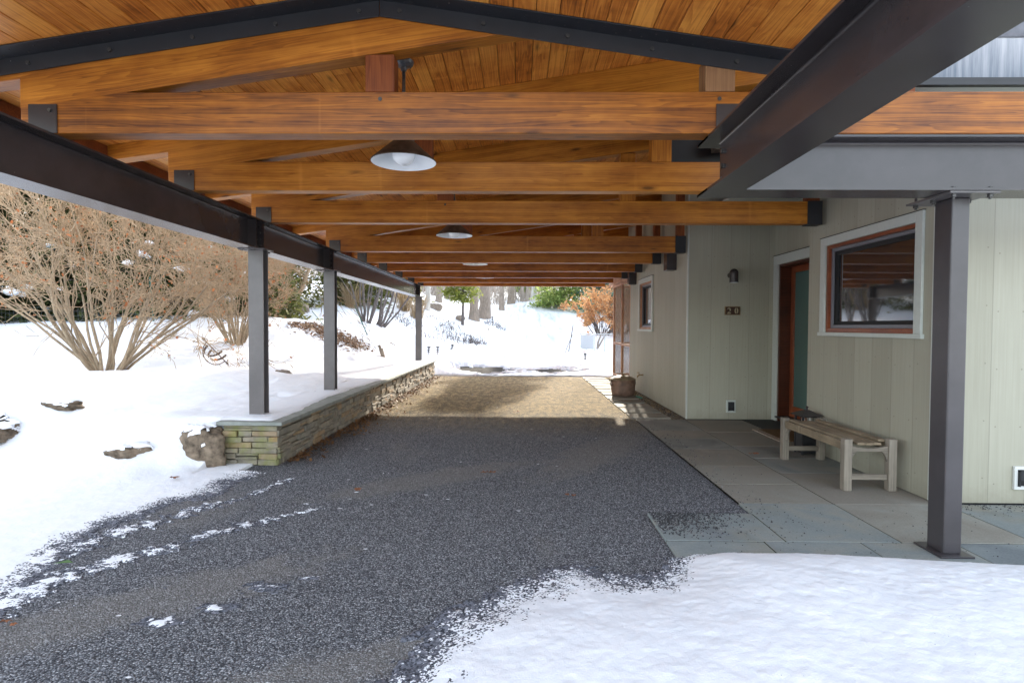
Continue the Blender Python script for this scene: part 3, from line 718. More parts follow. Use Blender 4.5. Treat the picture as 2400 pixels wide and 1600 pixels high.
# posts on the wall
def hpost(y, x=-2.872):
    mb = MB(); w_, d_ = .165, .125; z0, z1 = .465, ZB0-.010
    mb.box(x-w_/2, x+w_/2, y-d_/2, y-d_/2+.012, z0, z1); mb.box(x-w_/2, x+w_/2, y+d_/2-.012, y+d_/2, z0, z1)
    mb.box(x-.006, x+.006, y-d_/2+.012, y+d_/2-.012, z0, z1)
    p = mb.build('steel_post', M['steel_post'], car, bevel=.002)
    mb = MB(); mb.box(x-.115, x+.115, y-.105, y+.105, .455, .4655); mb.build('base_plate', M['steel_post'], p)
    mb = MB(); mb.box(x-.17, x+.12, y-.12, y+.12, ZB0-.0105, ZB0-.0005)
    mb.build('cap_plate', M['steel_post'], p)
for y in (6.27, 8.66, 16.20): hpost(y)
# near transverse and longitudinal beams (mitred corner at 1.24, 3.60)
XC, YC = 1.237, 3.604
mb = MB(); P = iprof(FW, ZB0, ZB1); n = len(P); b = 0
for (yfun) in (lambda p: -1.0, lambda p: YC-p):       # mitre: y = YC - p  (flange offset p)
    for (p, q) in P: mb.v.append((XC+p, yfun(p), q))
P2 = P
for i in range(n): j = (i+1) % n; mb.face((i, j, n+j, n+i))
mb.face(tuple(range(n-1, -1, -1))); mb.face(tuple(range(n, 2*n)))
B2 = sbuild(mb, 'steel_beam', car)
# the flanges run past the web to a pointed mitre
mb = MB()
for z0, z1 in ((ZB0, ZB0+.015), (ZB1-.015, ZB1)):
    mb.prism([(XC-.1125, YC-.09), (XC-.1125+.1, YC-.09), (XC-.02, YC+.0), (XC-.1125, YC+.105)], z0-.0004, z1+.0004, 'z')
sbuild(mb, 'flange_tip', B2)
mb = MB(); 
for z in (ZB0+.075, ZB0+.155, ZB0+.245): bolt(mb, (XC-.005, YC-.06, z), (-1, 0, 0), .015, .016)
mb.build('bolts', M['bolt'], B2)
mb = MB(); n = len(P)
for (p, q) in P: mb.v.append((XC-p+.0005, YC+p, q))
for (p, q) in P: mb.v.append((6.5, YC+p, q))
for i in range(n): j = (i+1) % n; mb.face((i, j, n+j, n+i))
mb.face(tuple(range(n-1, -1, -1))); mb.face(tuple(range(n, 2*n)))
B3 = sbuild(mb, 'steel_beam', car)
# patio post, square tube
px0, px1, py0, py1 = 2.672, 2.785, 3.622, 3.775
mb = MB(); mb.box(px0, px1, py0, py1, .030, ZB0-.014); p4 = mb.build('steel_post', M['steel_dark_post'], car, bevel=.010, seg=3)
mb = MB(); mb.box(2.625, 2.835, 3.575, 3.83, .019, .0315); mb.build('base_plate', M['steel_dark_post'], p4, bevel=.002)
mb = MB(); mb.box(2.57, 2.87, 3.50, 3.90, ZB0-.0145, ZB0-.0005); mb.build('cap_plate', M['steel_post'], p4, bevel=.002)
mb = MB()
for x in (2.61, 2.83):
    for y in (3.53, 3.70, 3.86):
        mb.tube([(x, y, ZB0+.03), (x, y, ZB0-.045)], .008, 8); mb.tube([(x, y, ZB0-.014), (x, y, ZB0-.034)], .0165, 6); 
        if y < 3.8: mb.tube([(x, y, ZB0+.0155), (x, y, ZB0+.027)], .0165, 6)
mb.build('bolts', M['bolt'], p4)

# trusses
SL = .150; ANG = math.atan(SL); XR, ZR = -.85, 3.395
def zdeck(x): return ZR+SL*(x-XR)
TY = [3.48, 4.945, 6.475, 8.965, 10.51, 12.11, 13.70, 15.24, 16.68]
XE = [5.8, 3.33, 3.19, 2.395, 2.395, 2.395, 2.395, 2.45, 2.45]
TH = .125; CZ0, CZ1 = 2.605, 2.852
def rafter_mesh(x1):
    # local x axis along the slope, z normal; origin on the underside of the deck at the ridge line
    c, s_ = math.cos(ANG), math.sin(ANG)
    def loc(x, z): dx, dz = x-XR, z-ZR; return (dx*c+dz*s_, -dx*s_+dz*c)
    pts = [(-3.72, zdeck(-3.72)-.125), (-3.041, zdeck(-3.041)-.135), (-3.041, zdeck(-3.041)-.312), (x1, zdeck(x1)-.312), (x1, zdeck(x1)-.002), (-3.72, zdeck(-3.72)-.002)]
    mb = MB(); mb.prism([loc(*p) for p in pts], 0, TH); return mb
for i, (y, xe) in enumerate(zip(TY, XE)):
    mb = MB(); x0 = -3.04; mb.box(0, xe-x0, 0, TH, 0, CZ1-CZ0)
    zt = zdeck(-3.04)-.312
    ch = mb.build('roof_truss', M['beam'], car, loc=(x0, y, CZ0), bevel=.004)
    def sub(mb, name, mat, loc, rot=(0, 0, 0), bevel=.003):
        o = mb.build(name, mat, ch, loc=(loc[0]-x0, loc[1]-y, loc[2]-CZ0), rot=rot, bevel=bevel); return o
    # heel block closing the gap under the rafter at the bearing
    xr1 = 2.7 if i < 3 else 2.55
    sub(rafter_mesh(xr1), 'rafter', M['beam'], (XR, y-.0015, ZR), (0, -ANG, 0))
    hx = -3.0385; 
    mb = MB(); mb.prism([(0, 0), (.60, 0), (.60, .001), (.46, .07), (0, max(.003, zt-CZ1+.012))], 0, TH-.004); sub(mb, 'heel_block', M['beam'], (hx, y+.002, CZ1-.001))
    def post(xa, xb, zb, zt_, mat='fir_red', dy=.004, name='web_post'):
        mb = MB(); mb.box(0, zt_-zb, 0, TH-2*dy, 0, xb-xa)      # local x up after rotation
        sub(mb, name, M[mat], (xb, y+dy, zb), (0, -PI/2, 0))
    post(-.94, -.765, CZ1+.001, zdeck(-.94)-.305, name='king_post')
    top = (zdeck(1.1)-.306) if i else (ZR-.15*(1.1-XR)-.01)
    if i == 0: post(1.095, 1.27, CZ1+.001, 3.05, 'aged', name='web_post', dy=-.004)
    else: post(1.11, 1.28, CZ1+.001, top, 'beam')
    if i in (1,): post(2.40, 2.52, CZ1+.001, zdeck(2.4)-.306)
    if i == 2: post(3.19, 3.325, CZ1+.001, 3.22)
    if i >= 3 and i < 8: post(2.42, 2.535, CZ1+.001, zdeck(2.42)-.306)
    # knife plates on the long beam
    mb = MB(); mb.box(-2.985, -2.812, y-.0095, y-.0015, ZB1+.0005, CZ0+.172); mb.box(-2.985, -2.812, y+TH+.0015, y+TH+.0095, ZB1+.0005, CZ0+.172)
    for k in range(len(mb.v)): v = mb.v[k]; mb.v[k] = (v[0]-x0, v[1]-y, v[2]-CZ0)
    pl = mb.build('bearing_plate', M['steel'], ch); pl.location = (0, 0, 0)
    mb = MB(); bolt(mb, (-2.85-x0, -.0095, .135), (0, -1, 0), .011, .010)
    for (bx, bz) in ((-.85, .205), ) : bolt(mb, (bx-x0, .0, bz), (0, -1, 0), .013, .003)
    if i == 0: bolt(mb, (1.18-x0, .0, .205), (0, -1, 0), .013, .003)
    mb.build('bolts', M['bolt'], ch)
    if i == 0:
        mb = MB(); mb.box(1.16-x0, 1.335-x0, -.0095, -.0015, ZB1+.0005-CZ0, .172); mb.build('bearing_plate', M['steel'], ch)
    if 2 <= i <= 6:                                                # steel shoe at the house end
        xa, xb = (3.19, 3.352) if i == 2 else (2.395, 2.555)
        mb = MB(); mb.box(xa+.0015-x0, xb-x0, -.006, TH+.006, -.010, CZ1-CZ0+.006); bolt(mb, (xa+.095-x0, -.006, .09), (0, -1, 0), .013, .010)
        mb.build('steel_shoe', M['steel_black'], ch, bevel=.002)
# ledger / top of the steel at left: thin shadow angles on the flange
mb = MB(); mb.box(XB-.10, XB-.05, 3.0, 16.3, ZB1+.001, ZB1+.03); sbuild(mb, 'packer_strip', car)
mb = MB(); mb.prism([(-3.60, zdeck(-3.60)-.004), (-3.60, zdeck(-3.6)-.118), (-3.565, zdeck(-3.6)-.118), (-3.565, zdeck(-3.565)-.004)], 1.6, 17.3)
mb.build('fascia_board', M['fir_red'], car)
# roof deck planks
def deck(zf, x0, x1, y0, y1, name):
    mb = MB(); pw = .135; n = int(round((x1-x0)/pw)); pw = (x1-x0)/n
    for i in range(n):
        a, b = x0+i*pw+.0022, x0+(i+1)*pw-.0022
        yy = y0; first = True
        while yy < y1-.01:
            l = random.uniform(2.2, 4.6); l = min(l, y1-yy)
            if y1-yy-l < .8: l = y1-yy
            mb.cur = random.random(); e = .003
            mb.prism([(a, zf(a)+e), (a+e, zf(a+e)), (b-e, zf(b-e)), (b, zf(b)+e), (b, zf(b)+.022), (a, zf(a)+.022)], yy+.0005, yy+l-.0005); yy += l
    o = mb.build(name, M['deck'], car)
    mb = MB(); mb.prism([(x0-.02, zf(x0)+.0225), (x1+.02, zf(x1)+.0225), (x1+.02, zf(x1)+.12), (x0-.02, zf(x0)+.12)], y0-.01, y1+.01)
    mb.build('roofing', M['steel_black'], o)
zB = lambda x: ZR-SL*(x-XR)
deck(zdeck, XR, 2.75, 3.435, 17.25, 'roof_deck')
deck(zdeck, -3.74, XR, 1.7, 17.25, 'roof_deck')
deck(zB, XR, 1.95, 1.7, 3.425, 'roof_deck')
mb = MB(); mb.prism([(-3.5, CZ1+.001), (2.6, CZ1+.001), (2.6, zdeck(2.6)-.004), (-3.5, zdeck(-3.5)-.004)], TY[-1]+TH+.002, TY[-1]+TH+.02); mb.build('gap_infill', M['deck'], car)  # panel added above the last truss to block low sun
mb = MB(); mb.prism([(XR, zB(XR)+.10), (1.95, zB(1.95)+.02), (2.3, 3.1), (2.3, zdeck(2.3)-.02), (XR+.1, zdeck(XR+.1)+.02)], 3.427, 3.434)
mb.build('gap_infill', M['steel_black'], car)
mb = MB(); mb.box(1.955, 1.975, 1.7, 3.42, zB(1.95)-.10, zB(1.95)+.1); mb.build('fascia_board', M['steel_black'], car)
# steel angles framing the front bay (vertical leg on the truss, other leg screwed under the deck)
def angle(xa, xb, sgn):
    mb = MB(); zf = (lambda x: ZR+sgn*SL*(x-XR)); y1 = 3.474
    mb.prism([(xa, zf(xa)-.103), (xb, zf(xb)-.103), (xb, zf(xb)-.001), (xa, zf(xa)-.001)], y1-.010, y1)
    b = len(mb.v)
    mb.prism([(xa, zf(xa)-.010), (xb, zf(xb)-.010), (xb, zf(xb)-.0015), (xa, zf(xa)-.0015)], y1-.135, y1-.0105)
    o = mb.build('steel_angle', M['steel_black'], car, bevel=.002)
    mb = MB(); n = int(abs(xb-xa)/.5)
    xx = xa+.12 if xa > -1 else xb-.12
    st = .5 if xa > -1 else -.5
    while xa < xx < xb:
        bolt(mb, (xx, y1-.010, zf(xx)-.058), (0, -1, 0), .013, .012)
        xx += st
    k = 0; xx = xa+.05
    while xx < xb-.02:
        yy = y1-.045-(.05 if k % 2 else 0); mb.tube([(xx, yy, zf(xx)-.010), (xx, yy, zf(xx)-.0145)], .0045, 5); xx += .075; k += 1
    mb.build('bolts', M['bolt'], o)
angle(-3.74, XR-.0015, 1); angle(XR+.0015, 1.9, -1)
# weathered timber and dark flashing seen over the second truss
mb = MB(); mb.box(0, 1.5, 0, .12, 0, .16); mb.build('weathered_timber', M['log'], car, loc=(1.72, 5.15, 3.02), rot=(0, R(-6), 0))
mb = MB(); mb.box(1.25, 3.4, 5.35, 5.37, 2.86, 3.55); mb.build('flashing', M['steel_black'], car)

# ------------------------------------------------------------ pendant lamps
lamps = [(4.27, 'nearest pendant lamp with bronze cone shade, hanging just behind the first truss'),
         (7.62, 'second pendant lamp from the front, bronze cone shade above the fourth truss chord'),
         (11.02, 'third pendant lamp from the front, showing only white shade rim and globe'),
         (14.03, 'farthest pendant lamp, smallest white disc and globe under the trusses')]
def make_lamp():
    root = empty('pendant_lamp', (-.868, 4.23, 0), '', 'lamp', 'pendant lamps along the ridge of the carport')
    zr = 2.655
    mb = MB(); mb.lathe([(.237, zr), (.240, zr+.004), (.238, zr+.010), (.085, zr+.145), (.078, zr+.150), (.078, zr+.20), (.055, zr+.215), (.018, zr+.22)], n=48)
    sh = mb.build('lamp_shade', M['shade_out'], root, smooth=True)
    md = sh.modifiers.new('e', 'EDGE_SPLIT'); md.split_angle = R(35)
    mb = MB(); mb.lathe([(.237, zr), (.2345, zr+.003), (.233, zr+.006), (.080, zr+.142), (0.001, zr+.142)], n=48)
    mb.build('shade_lining', M['shade_in'], sh, smooth=True)
    mb = MB(); mb.lathe([(.001+.086*math.sin(R(a)), zr+.062-.086*math.cos(R(a))) for a in range(0, 171, 10)], n=32)
    mb.build('globe', M['globe'], root, smooth=True)
    mb = MB(); mb.tube([(0, 0, zr+.215), (0, 0, zdeck(-.868)-.03)], .0125, 12); mb.build('stem', M['galv'], root, smooth=True)
    mb = MB(); mb.lathe([(.0125, -.075), (.022, -.07), (.024, -.045), (.045, -.04), (.07, -.025), (.072, -.012), (.074, -.002), (.001, -.001)], n=24, z=zdeck(-.868)+.001)
    for k in range(4): bolt(mb, (.052*math.cos(k*PI/2+.5), .052*math.sin(k*PI/2+.5), zdeck(-.868)-.034), (0, 0, -1), .005, .008)
    mb.build('canopy', M['galv'], root)
    return root
L0 = make_lamp()
for i, (y, lab) in enumerate(lamps):
    o = L0 if i == 0 else copy_tree(L0)
    o.location = (-.868-.01*(i % 2), y, (0, -.015, -.027, -.027)[i]); o['label'] = lab

# ------------------------------------------------------------ house
house = empty('house', (0, 0, 0), 'single storey house with grey green vertical board siding beside the carport', 'house')
def hb(name, x0, x1, y0, y1, z0, z1, mat, parent=None, bevel=0):
    mb = MB(); mb.box(x0, x1, y0, y1, z0, z1); return mb.build(name, mat, parent or house, bevel=bevel)
ZW0 = .022
hb('wall', 2.595, 2.745, 8.95, 11.36, ZW0, 4.0, M['sidy']); hb('wall', 2.595, 2.745, 12.52, 13.62, ZW0, 4.0, M['sidy'])
hb('wall', 2.595, 2.745, 11.36, 12.52, ZW0, 1.40, M['sidy']); hb('wall', 2.595, 2.745, 11.36, 12.52, 2.37, 4.0, M['sidy'])
hb('wall', 2.745, 3.925, 8.951, 9.1, ZW0, 4.0, M['sidx']); 
hb('wall', 2.597, 2.745, 13.6205, 17.2, 2.955, 4.0, M['sidy'])  # wall strip added above the porch to keep stray sun off the drive
hb('corner_board', 2.585, 2.60, 8.935, 9.0, ZW0+.001, 3.999, M['trim'])
hb('foundation', 2.62, 6, 9.0, 13.6, -.02, .03, M['dark'])
# bench wall with window hole
Y0w, Y1w, Z0w, Z1w = 5.0, 6.465, 1.40, 2.355
hb('wall', 3.405, 3.55, 4.731, Y0w, ZW0, 3.6, M['sidy']); hb('wall', 3.405, 3.55, Y1w, 6.85, ZW0, 3.6, M['sidy'])
hb('wall', 3.405, 3.55, Y0w, Y1w, ZW0, Z0w, M['sidy']); hb('wall', 3.405, 3.55, Y0w, Y1w, Z1w, 3.6, M['sidy'])
hb('wall', 3.55, 3.95, 6.75, 6.85, ZW0, 3.6, M['sidx'])
hb('wall', 3.925, 4.02, 6.85, 7.45, ZW0, 3.6, M['sidy']); hb('wall', 3.925, 4.02, 7.45, 8.80, 2.40, 3.6, M['sidy']); hb('wall', 3.925, 4.02, 8.80, 8.95, ZW0, 3.6, M['sidy'])
hb('wall', 3.46, 9, 4.73, 4.88, ZW0, 3.27, M['sidx']); hb('corner_board', 3.396, 3.460, 4.718, 4.80, ZW0+.001, 3.26, M['trim'])
hb('foundation', 3.43, 9, 4.76, 8.9, -.02, .03, M['dark'])
hb('wall', 8.85, 9, 4.88, 13.6, ZW0, 4.5, M['sidy']); hb('wall', 2.75, 9, 13.5, 13.62, ZW0, 4.5, M['sidx'])
# eaves of the lower roof at right
hb('fascia', 2.9, 9.6, 4.27, 4.30, 3.27, 3.555, M['fascia']); hb('soffit', 2.9, 9.6, 4.301, 8.95, 3.235, 3.268, M['trim'])
hb('drip_edge', 2.88, 9.62, 4.262, 4.31, 3.215, 3.268, M['steel_black']); hb('roof', 2.9, 9.6, 4.31, 9.2, 3.45, 3.55, M['metalroof'])
hb('blocking', 2.75, 2.87, 4.28, 4.40, 3.0, 3.27, M['fir_red'])
mb = MB(); mb.box(2.9, 9.6, 4.9, 5.0, 3.5, 6.2)
for k in range(17):
    x = 3.05+k*.40; mb.box(x, x+.012, 4.875, 4.899, 3.56, 6.2)
mb.build('upper_wall', M['metalroof'], house)
hb('roof', 2.75, 9.2, 4.9, 13.8, 6.2, 6.3, M['metalroof'])
xs = axis_pts([(2.9, 9.6, .05)]); ys = axis_pts([(4.262, 4.9, .03)]); X, Y = np.meshgrid(xs, ys)
Z = 3.556+np.clip((Y-4.262)/.05, 0, 1)*(.018+fbm(X*4, Y*4, 3)*.03)+.0
o = npmesh('snow_layer', X, Y, Z, M['snowp']); o.parent = house
# windows
def window(xf, y0, y1, z0, z1, frame='mahog'):
    tw = .09
    mb = MB(); mb.box(xf-.025, xf-.001, y0-tw, y0, z0, z1+tw); mb.box(xf-.025, xf-.001, y1, y1+tw, z0, z1+tw); mb.box(xf-.025, xf-.001, y0+.0005, y1-.0005, z1, z1+tw)
    mb.box(xf-.035, xf-.001, y0-tw-.02, y1+tw+.02, z0-.04, z0-.0005)
    wn = mb.build('window', M['trim'], house, bevel=.002)
    mb = MB(); mb.box(xf-.030, xf-.001, y0-tw-.008, y1+tw+.008, z1+tw+.0005, z1+tw+.006); mb.build('head_flashing', M['dark'], wn)
    def ring(x0, x1, a0, a1, b0, b1, w, wb=None):
        m_ = MB(); wb = wb or w
        m_.box(x0, x1, a0, a0+w, b0, b1); m_.box(x0, x1, a1-w, a1, b0, b1); m_.box(x0, x1, a0+w+.0005, a1-w-.0005, b0, b0+wb); m_.box(x0, x1, a0+w+.0005, a1-w-.0005, b1-w, b1); return m_
    ring(xf+.002, xf+.14, y0, y1, z0, z1, .035, .045).build('window_frame', M[frame], wn, bevel=.002)
    ring(xf+.035, xf+.055, y0+.036, y1-.036, z0+.046, z1-.036, .035).build('screen_frame', M['grey_frame'], wn, bevel=.002)
    ring(xf+.06, xf+.09, y0+.04, y1-.04, z0+.05, z1-.04, .07).build('sash', M['dark'], wn)
    mb = MB(); mb.box(xf+.078, xf+.084, y0+.1, y1-.1, z0+.1, z1-.1); mb.build('pane', M['glass'], wn)
    mb = MB(); mb.box(xf+.12, xf+.13, y0+.03, y1-.03, z0+.03, z1-.03); mb.build('blind', M['dark'], wn)
window(3.405, Y0w, Y1w, Z0w, Z1w); window(2.595, 11.36, 12.52, 1.40, 2.37, 'porch')
# door in the recess
mb = MB(); mb.box(3.900, 3.924, 8.80, 8.945, ZW0, 2.405); mb.box(3.900, 3.924, 7.32, 8.945, 2.4055, 2.54)
dr = mb.build('door', M['trim'], house, bevel=.002)
mb = MB(); mb.box(3.895, 3.924, 7.31, 8.95, 2.541, 2.548); mb.build('head_flashing', M['dark'], dr)
mb = MB(); mb.box(3.9255, 4.16, 8.765, 8.7995, .03, 2.40); mb.box(3.9255, 4.16, 7.46, 8.764, 2.365, 2.40); mb.box(3.9255, 4.16, 7.45, 7.485, .03, 2.364); mb.box(3.95, 4.16, 7.486, 8.764, .022, .09)
mb.build('door_frame', M['mahog_dark'], dr, bevel=.002)
mb = MB(); mb.box(4.09, 4.13, 8.66, 8.764, .091, 2.364); mb.box(4.09, 4.13, 7.486, 7.60, .091, 2.364); mb.box(4.09, 4.13, 7.601, 8.659, 2.27, 2.364); mb.box(4.09, 4.13, 7.601, 8.659, .091, .27)
mb.build('door_leaf', M['mahog'], dr, bevel=.003)
mb = MB(); mb.box(4.105, 4.115, 7.601, 8.659, .2705, 2.2695); mb.build('door_glass', M['teal'], dr)
hb('threshold', 3.87, 4.1, 7.49, 8.76, .0905, .11, M['steel_black'], dr)
# screened porch
def prt(x0, x1, y0, y1, z0, z1, name='porch_post'): hb(name, x0, x1, y0, y1, z0, z1, M['porch'], bevel=.003)
hb('porch_floor', 2.58, 6.0, 13.63, 16.2, .0, .10, M['trim'])
for y in (13.63, 14.80, 16.08): prt(2.60, 2.66, y, y+.07, .101, 2.60)
for x in (4.2, 5.9): prt(x, x+.07, 16.08, 16.15, .101, 2.60)
for z in (.101, .97, 2.53): 
    prt(2.603, 2.655, 13.7005, 14.7995, z, z+.055, 'porch_rail'); prt(2.603, 2.655, 14.8705, 16.0795, z, z+.055, 'porch_rail')
    prt(2.6605, 4.1995, 16.085, 16.14, z, z+.055, 'porch_rail'); prt(4.2705, 5.8995, 16.085, 16.14, z, z+.055, 'porch_rail')
prt(2.56, 2.665, 13.63, 16.68, 2.601, 2.85, 'porch_beam'); hb('porch_roof', 2.67, 6.3, 13.63, 16.9, 2.80, 2.95, M['steel_black'])
def screen(v): 
    mb = MB(); mb.v = v; mb.face((0, 1, 2, 3)); mb.build('porch_screen', M['screen'], house)
screen([(2.63, 13.7, .156), (2.63, 14.8, .156), (2.63, 14.8, 2.53), (2.63, 13.7, 2.53)]); screen([(2.63, 14.87, .156), (2.63, 16.08, .156), (2.63, 16.08, 2.53), (2.63, 14.87, 2.53)])
screen([(2.66, 16.11, .156), (4.2, 16.11, .156), (4.2, 16.11, 2.53), (2.66, 16.11, 2.53)]); screen([(4.27, 16.11, .156), (5.9, 16.11, .156), (5.9, 16.11, 2.53), (4.27, 16.11, 2.53)])
# steel boxes fixed high on the wall
for y, lab in ((9.62, 'hollow steel box bracket on the siding nearest the wall corner'), (12.92, 'hollow steel box bracket on the siding beyond the small window')):
    o = hb('wall_bracket', 2.43, 2.594, y, y+.22, 2.395, 2.70, M['steel'], bevel=.004)

# ------------------------------------------------------------ wall furniture
t = empty('wall_light', (3.245, 8.95, 2.13), 'dark cylindrical downlight with domed top on the siding above the house number', 'wall light')
mb = MB(); mb.lathe([(.058, 0), (.065, 0), (.065, .145)]+[(.065*math.cos(R(a)), .145+.065*math.sin(R(a))) for a in range(10, 91, 10)], c=(0, -.14), n=28)
mb.build('housing', M['steel'], t, smooth=False)
mb = MB(); mb.lathe([(.001, .03), (.05, .03), (.058, .0)], c=(0, -.14), n=24); mb.build('lens', M['shade_in'], t)
mb = MB(); mb.tube([(-.01, -.002, .12), (-.01, -.085, .12)], .042, 20); mb.build('wall_mount', M['steel'], t)
mb = MB(); 
t = empty('house_number_sign', (3.275, 8.95, 1.705), 'small dark plaque with the faded gold number 20 on the siding', 'sign')
mb.box(-.108, .108, -.022, -.001, -.058, .058); mb.build('plaque', M['sign'], t, bevel=.002)
mb = MB()
mb.box(-.116, .116, -.026, -.0005, .0585, .066); mb.box(-.116, .116, -.026, -.0005, -.066, -.0585); mb.box(-.116, -.1085, -.026, -.0005, -.058, .058); mb.box(.1085, .116, -.026, -.0005, -.058, .058)
mb.build('sign_frame', M['brass'], t)
def half(mb, cx, cz, rx, rz, sgn, gap, inner=.45):
    A = [R(a) for a in range(-90, 91, 15)]
    poly = [(cx+sgn*(gap+rx*math.cos(a)), cz+rz*math.sin(a)) for a in A]+[(cx+sgn*(gap+.001+max(0, rx*math.cos(a)*inner-.004)), cz+rz*.72*math.sin(a)) for a in reversed(A)]
    mb.prism(poly, -.0255, -.0221)
mb = MB(); half(mb, .058, 0, .024, .046, 1, .004, .3); half(mb, .058, 0, .024, .046, -1, .004, .3); mb.build('digit_zero', M['gold'], t)
mb = MB()
arc = [(-.055+.028*math.cos(R(a)), .018+.027*math.sin(R(a))) for a in range(165, -46, -15)]
arcin = [(-.058+.012*math.cos(R(a)), .018+.014*math.sin(R(a))) for a in range(-45, 166, 15)]
mb.prism(arc+arcin, -.0255, -.0221)
mb.prism([(-.040, -.006), (-.030, .004), (-.030, -.006), (-.058, -.026), (-.082, -.036), (-.070, -.022)], -.0255, -.0221)
mb.prism([(-.086, -.040), (-.056, -.030), (-.036, -.034), (-.028, -.024), (-.024, -.040), (-.036, -.048), (-.086, -.048)], -.0255, -.0221)
mb.build('digit_two', M['gold'], t)
def vent(x, y, z, w_, h_, lab, arg='white'):
    t = empty('wall_vent', (x, y, z), lab, 'vent')
    mb = MB(); f = .028
    mb.box(-w_/2, w_/2, -.025, -.001, -h_/2, -h_/2+f); mb.box(-w_/2, w_/2, -.025, -.001, h_/2-f, h_/2)
    mb.box(-w_/2, -w_/2+f, -.025, -.001, -h_/2+f+.0003, h_/2-f-.0003); mb.box(w_/2-f, w_/2, -.025, -.001, -h_/2+f+.0003, h_/2-f-.0003)
    mb.build('vent_frame', M[arg], t, bevel=.003)
    mb = MB(); mb.box(-w_/2+f+.0005, w_/2-f-.0005, -.012, -.001, -h_/2+f+.0005, h_/2-f-.0005); mb.build('vent_backing', M['dark'], t)
    mb = MB(); q = w_/2-f-.004
    for s_ in (-1, 1): mb.box(s_*q-.003, s_*q+.003, -.045, -.0125, -h_/2+f, h_/2-f-.004)
    mb.box(-q-.003, q+.003, -.045, -.0125, h_/2-f-.010, h_/2-f-.004); mb.box(-q, q, -.045, -.042, -h_/2+f+.05, h_/2-f-.011); mb.build('vent_cage', M['steel_black'], t)
vent(3.272, 8.95, .225, .145, .195, 'small pale framed vent low on the siding below the house number', 'trim')
vent(4.115, 4.73, .235, .17, .19, 'white framed wall vent at the right edge behind the patio post')
t = empty('garden_tap', (2.595, 12.14, .44), 'brass outdoor tap on the siding above the brown pot', 'tap')
mb = MB(); mb.tube([(0, 0, 0), (-.06, 0, 0), (-.10, 0, -.01), (-.125, 0, -.05)], [.012, .013, .016, .013], 10); mb.tube([(-.07, 0, 0), (-.10, 0, .04)], .008, 8); mb.tube([(-.002, 0, 0), (-.008, 0, 0)], .03, 12)
mb.build('spout', M['brass'], t)
mb = MB(); mb.tube([(-.10, -.035, .045), (-.10, .035, .045)], .006, 6); mb.tube([(-.13, 0, .045), (-.07, 0, .045)], .006, 6); mb.tube([(-.1, 0, .038), (-.1, 0, .05)], .012, 8); mb.build('handle', M['brass'], t)

# pot
t = empty('brown_pot', (2.15, 12.0, 0.018), 'round brown lidded pot with ring handles standing by the siding', 'pot')
mb = MB(); mb.lathe([(.001, 0), (.20, 0), (.225, .01), (.243, .10), (.247, .20), (.246, .205), (.252, .21), (.252, .225), (.246, .235), (.250, .30), (.258, .32), (.258, .335), (.24, .34)], n=40); mb.build('body', M['pot'], t, smooth=True)
mb = MB(); mb.lathe([(.262, .335), (.265, .342), (.255, .352), (.20, .385), (.12, .412), (.05, .42), (.045, .43), (.022, .435), (.020, .45), (.045, .455), (.045, .47), (.001, .475)], n=40)
for k in range(4): mb.tube([(0, 0, .462), (.06*math.cos(k*PI/2), .06*math.sin(k*PI/2), .462)], .009, 6)
mb.build('lid', M['pot_lid'], t)
for a in (200, 20):
    mb = MB(); ca, sa = math.cos(R(a)), math.sin(R(a)); c = Vector((.262*ca, .262*sa, .255)); tt = Vector((-sa, ca, 0))
    mb.tube([c+tt*(.045*math.cos(q))+Vector((ca*.012, sa*.012, .045*math.sin(q))) for q in np.linspace(R(50), R(-230), 16)], .008, 8)
    mb.tube([c+tt*.03+Vector((0, 0, .05)), c-tt*.03+Vector((0, 0, .05))], .014, 8); mb.build('ring_handle', M['iron'], t)
t2 = MB(); t2.tube([(2.36, 11.72, .04), (2.39, 11.66, .035), (2.42, 11.58, .03), (2.44, 11.50, .03)], .014, 8)
tag(t2.build('hose_end', M['hose'], smooth=True), 'short green hose end lying on the ground beside the pot', 'hose')

# lantern
t = empty('floor_lantern', (3.265, 6.56, .018), 'tall dark metal lantern with hipped lid standing behind the bench', 'lantern')
mb = MB(); h = .085
for sx in (-1, 1):
    for sy in (-1, 1): mb.box(sx*h-.010, sx*h+.010, sy*h-.010, sy*h+.010, 0, .44)
mb.box(-h+.011, h-.011, -h-.004, -h+.004, .02, .35); mb.box(-h+.011, h-.011, h-.004, h+.004, .02, .35); mb.box(-h-.004, -h+.004, -h+.011, h-.011, .02, .35); mb.box(h-.004, h+.004, -h+.011, h-.011, .02, .35)
mb.box(-h-.006, h+.006, -h-.006, h+.006, .35, .358); mb.box(-h+.011, h-.011, -h-.006, -h+.006, .425, .439); mb.box(-h-.006, -h+.006, -h+.011, h-.011, .425, .439)
mb.box(-.03, -.024, -h-.004, -h+.004, .359, .424); mb.box(.024, .03, -h-.004, -h+.004, .359, .424); mb.box(-h-.004, -h+.004, -.03, -.024, .359, .424)
mb.build('body', M['steel_black'], t)
mb = MB(); q = .135; mb.v = [(-q, -q, .4405), (q, -q, .4405), (q, q, .4405), (-q, q, .4405), (-.02, -.02, .50), (.02, -.02, .50), (.02, .02, .50), (-.02, .02, .50)]
for f in ((0, 3, 2, 1), (0, 1, 5, 4), (1, 2, 6, 5), (2, 3, 7, 6), (3, 0, 4, 7), (4, 5, 6, 7)): mb.face(f)
mb.tube([(0, 0, .50), (0, 0, .525)], .012, 8); mb.lathe([(.001, .52), (.02, .53), (.001, .545)], n=10); mb.build('lid', M['steel'], t)
mb = MB(); mb.tube([(.03, 0, .359), (.03, 0, .41)], .02, 12); mb.tube([(-.03, .02, .359), (-.03, .02, .40)], .02, 12); mb.build('candle', M['candle'], t)

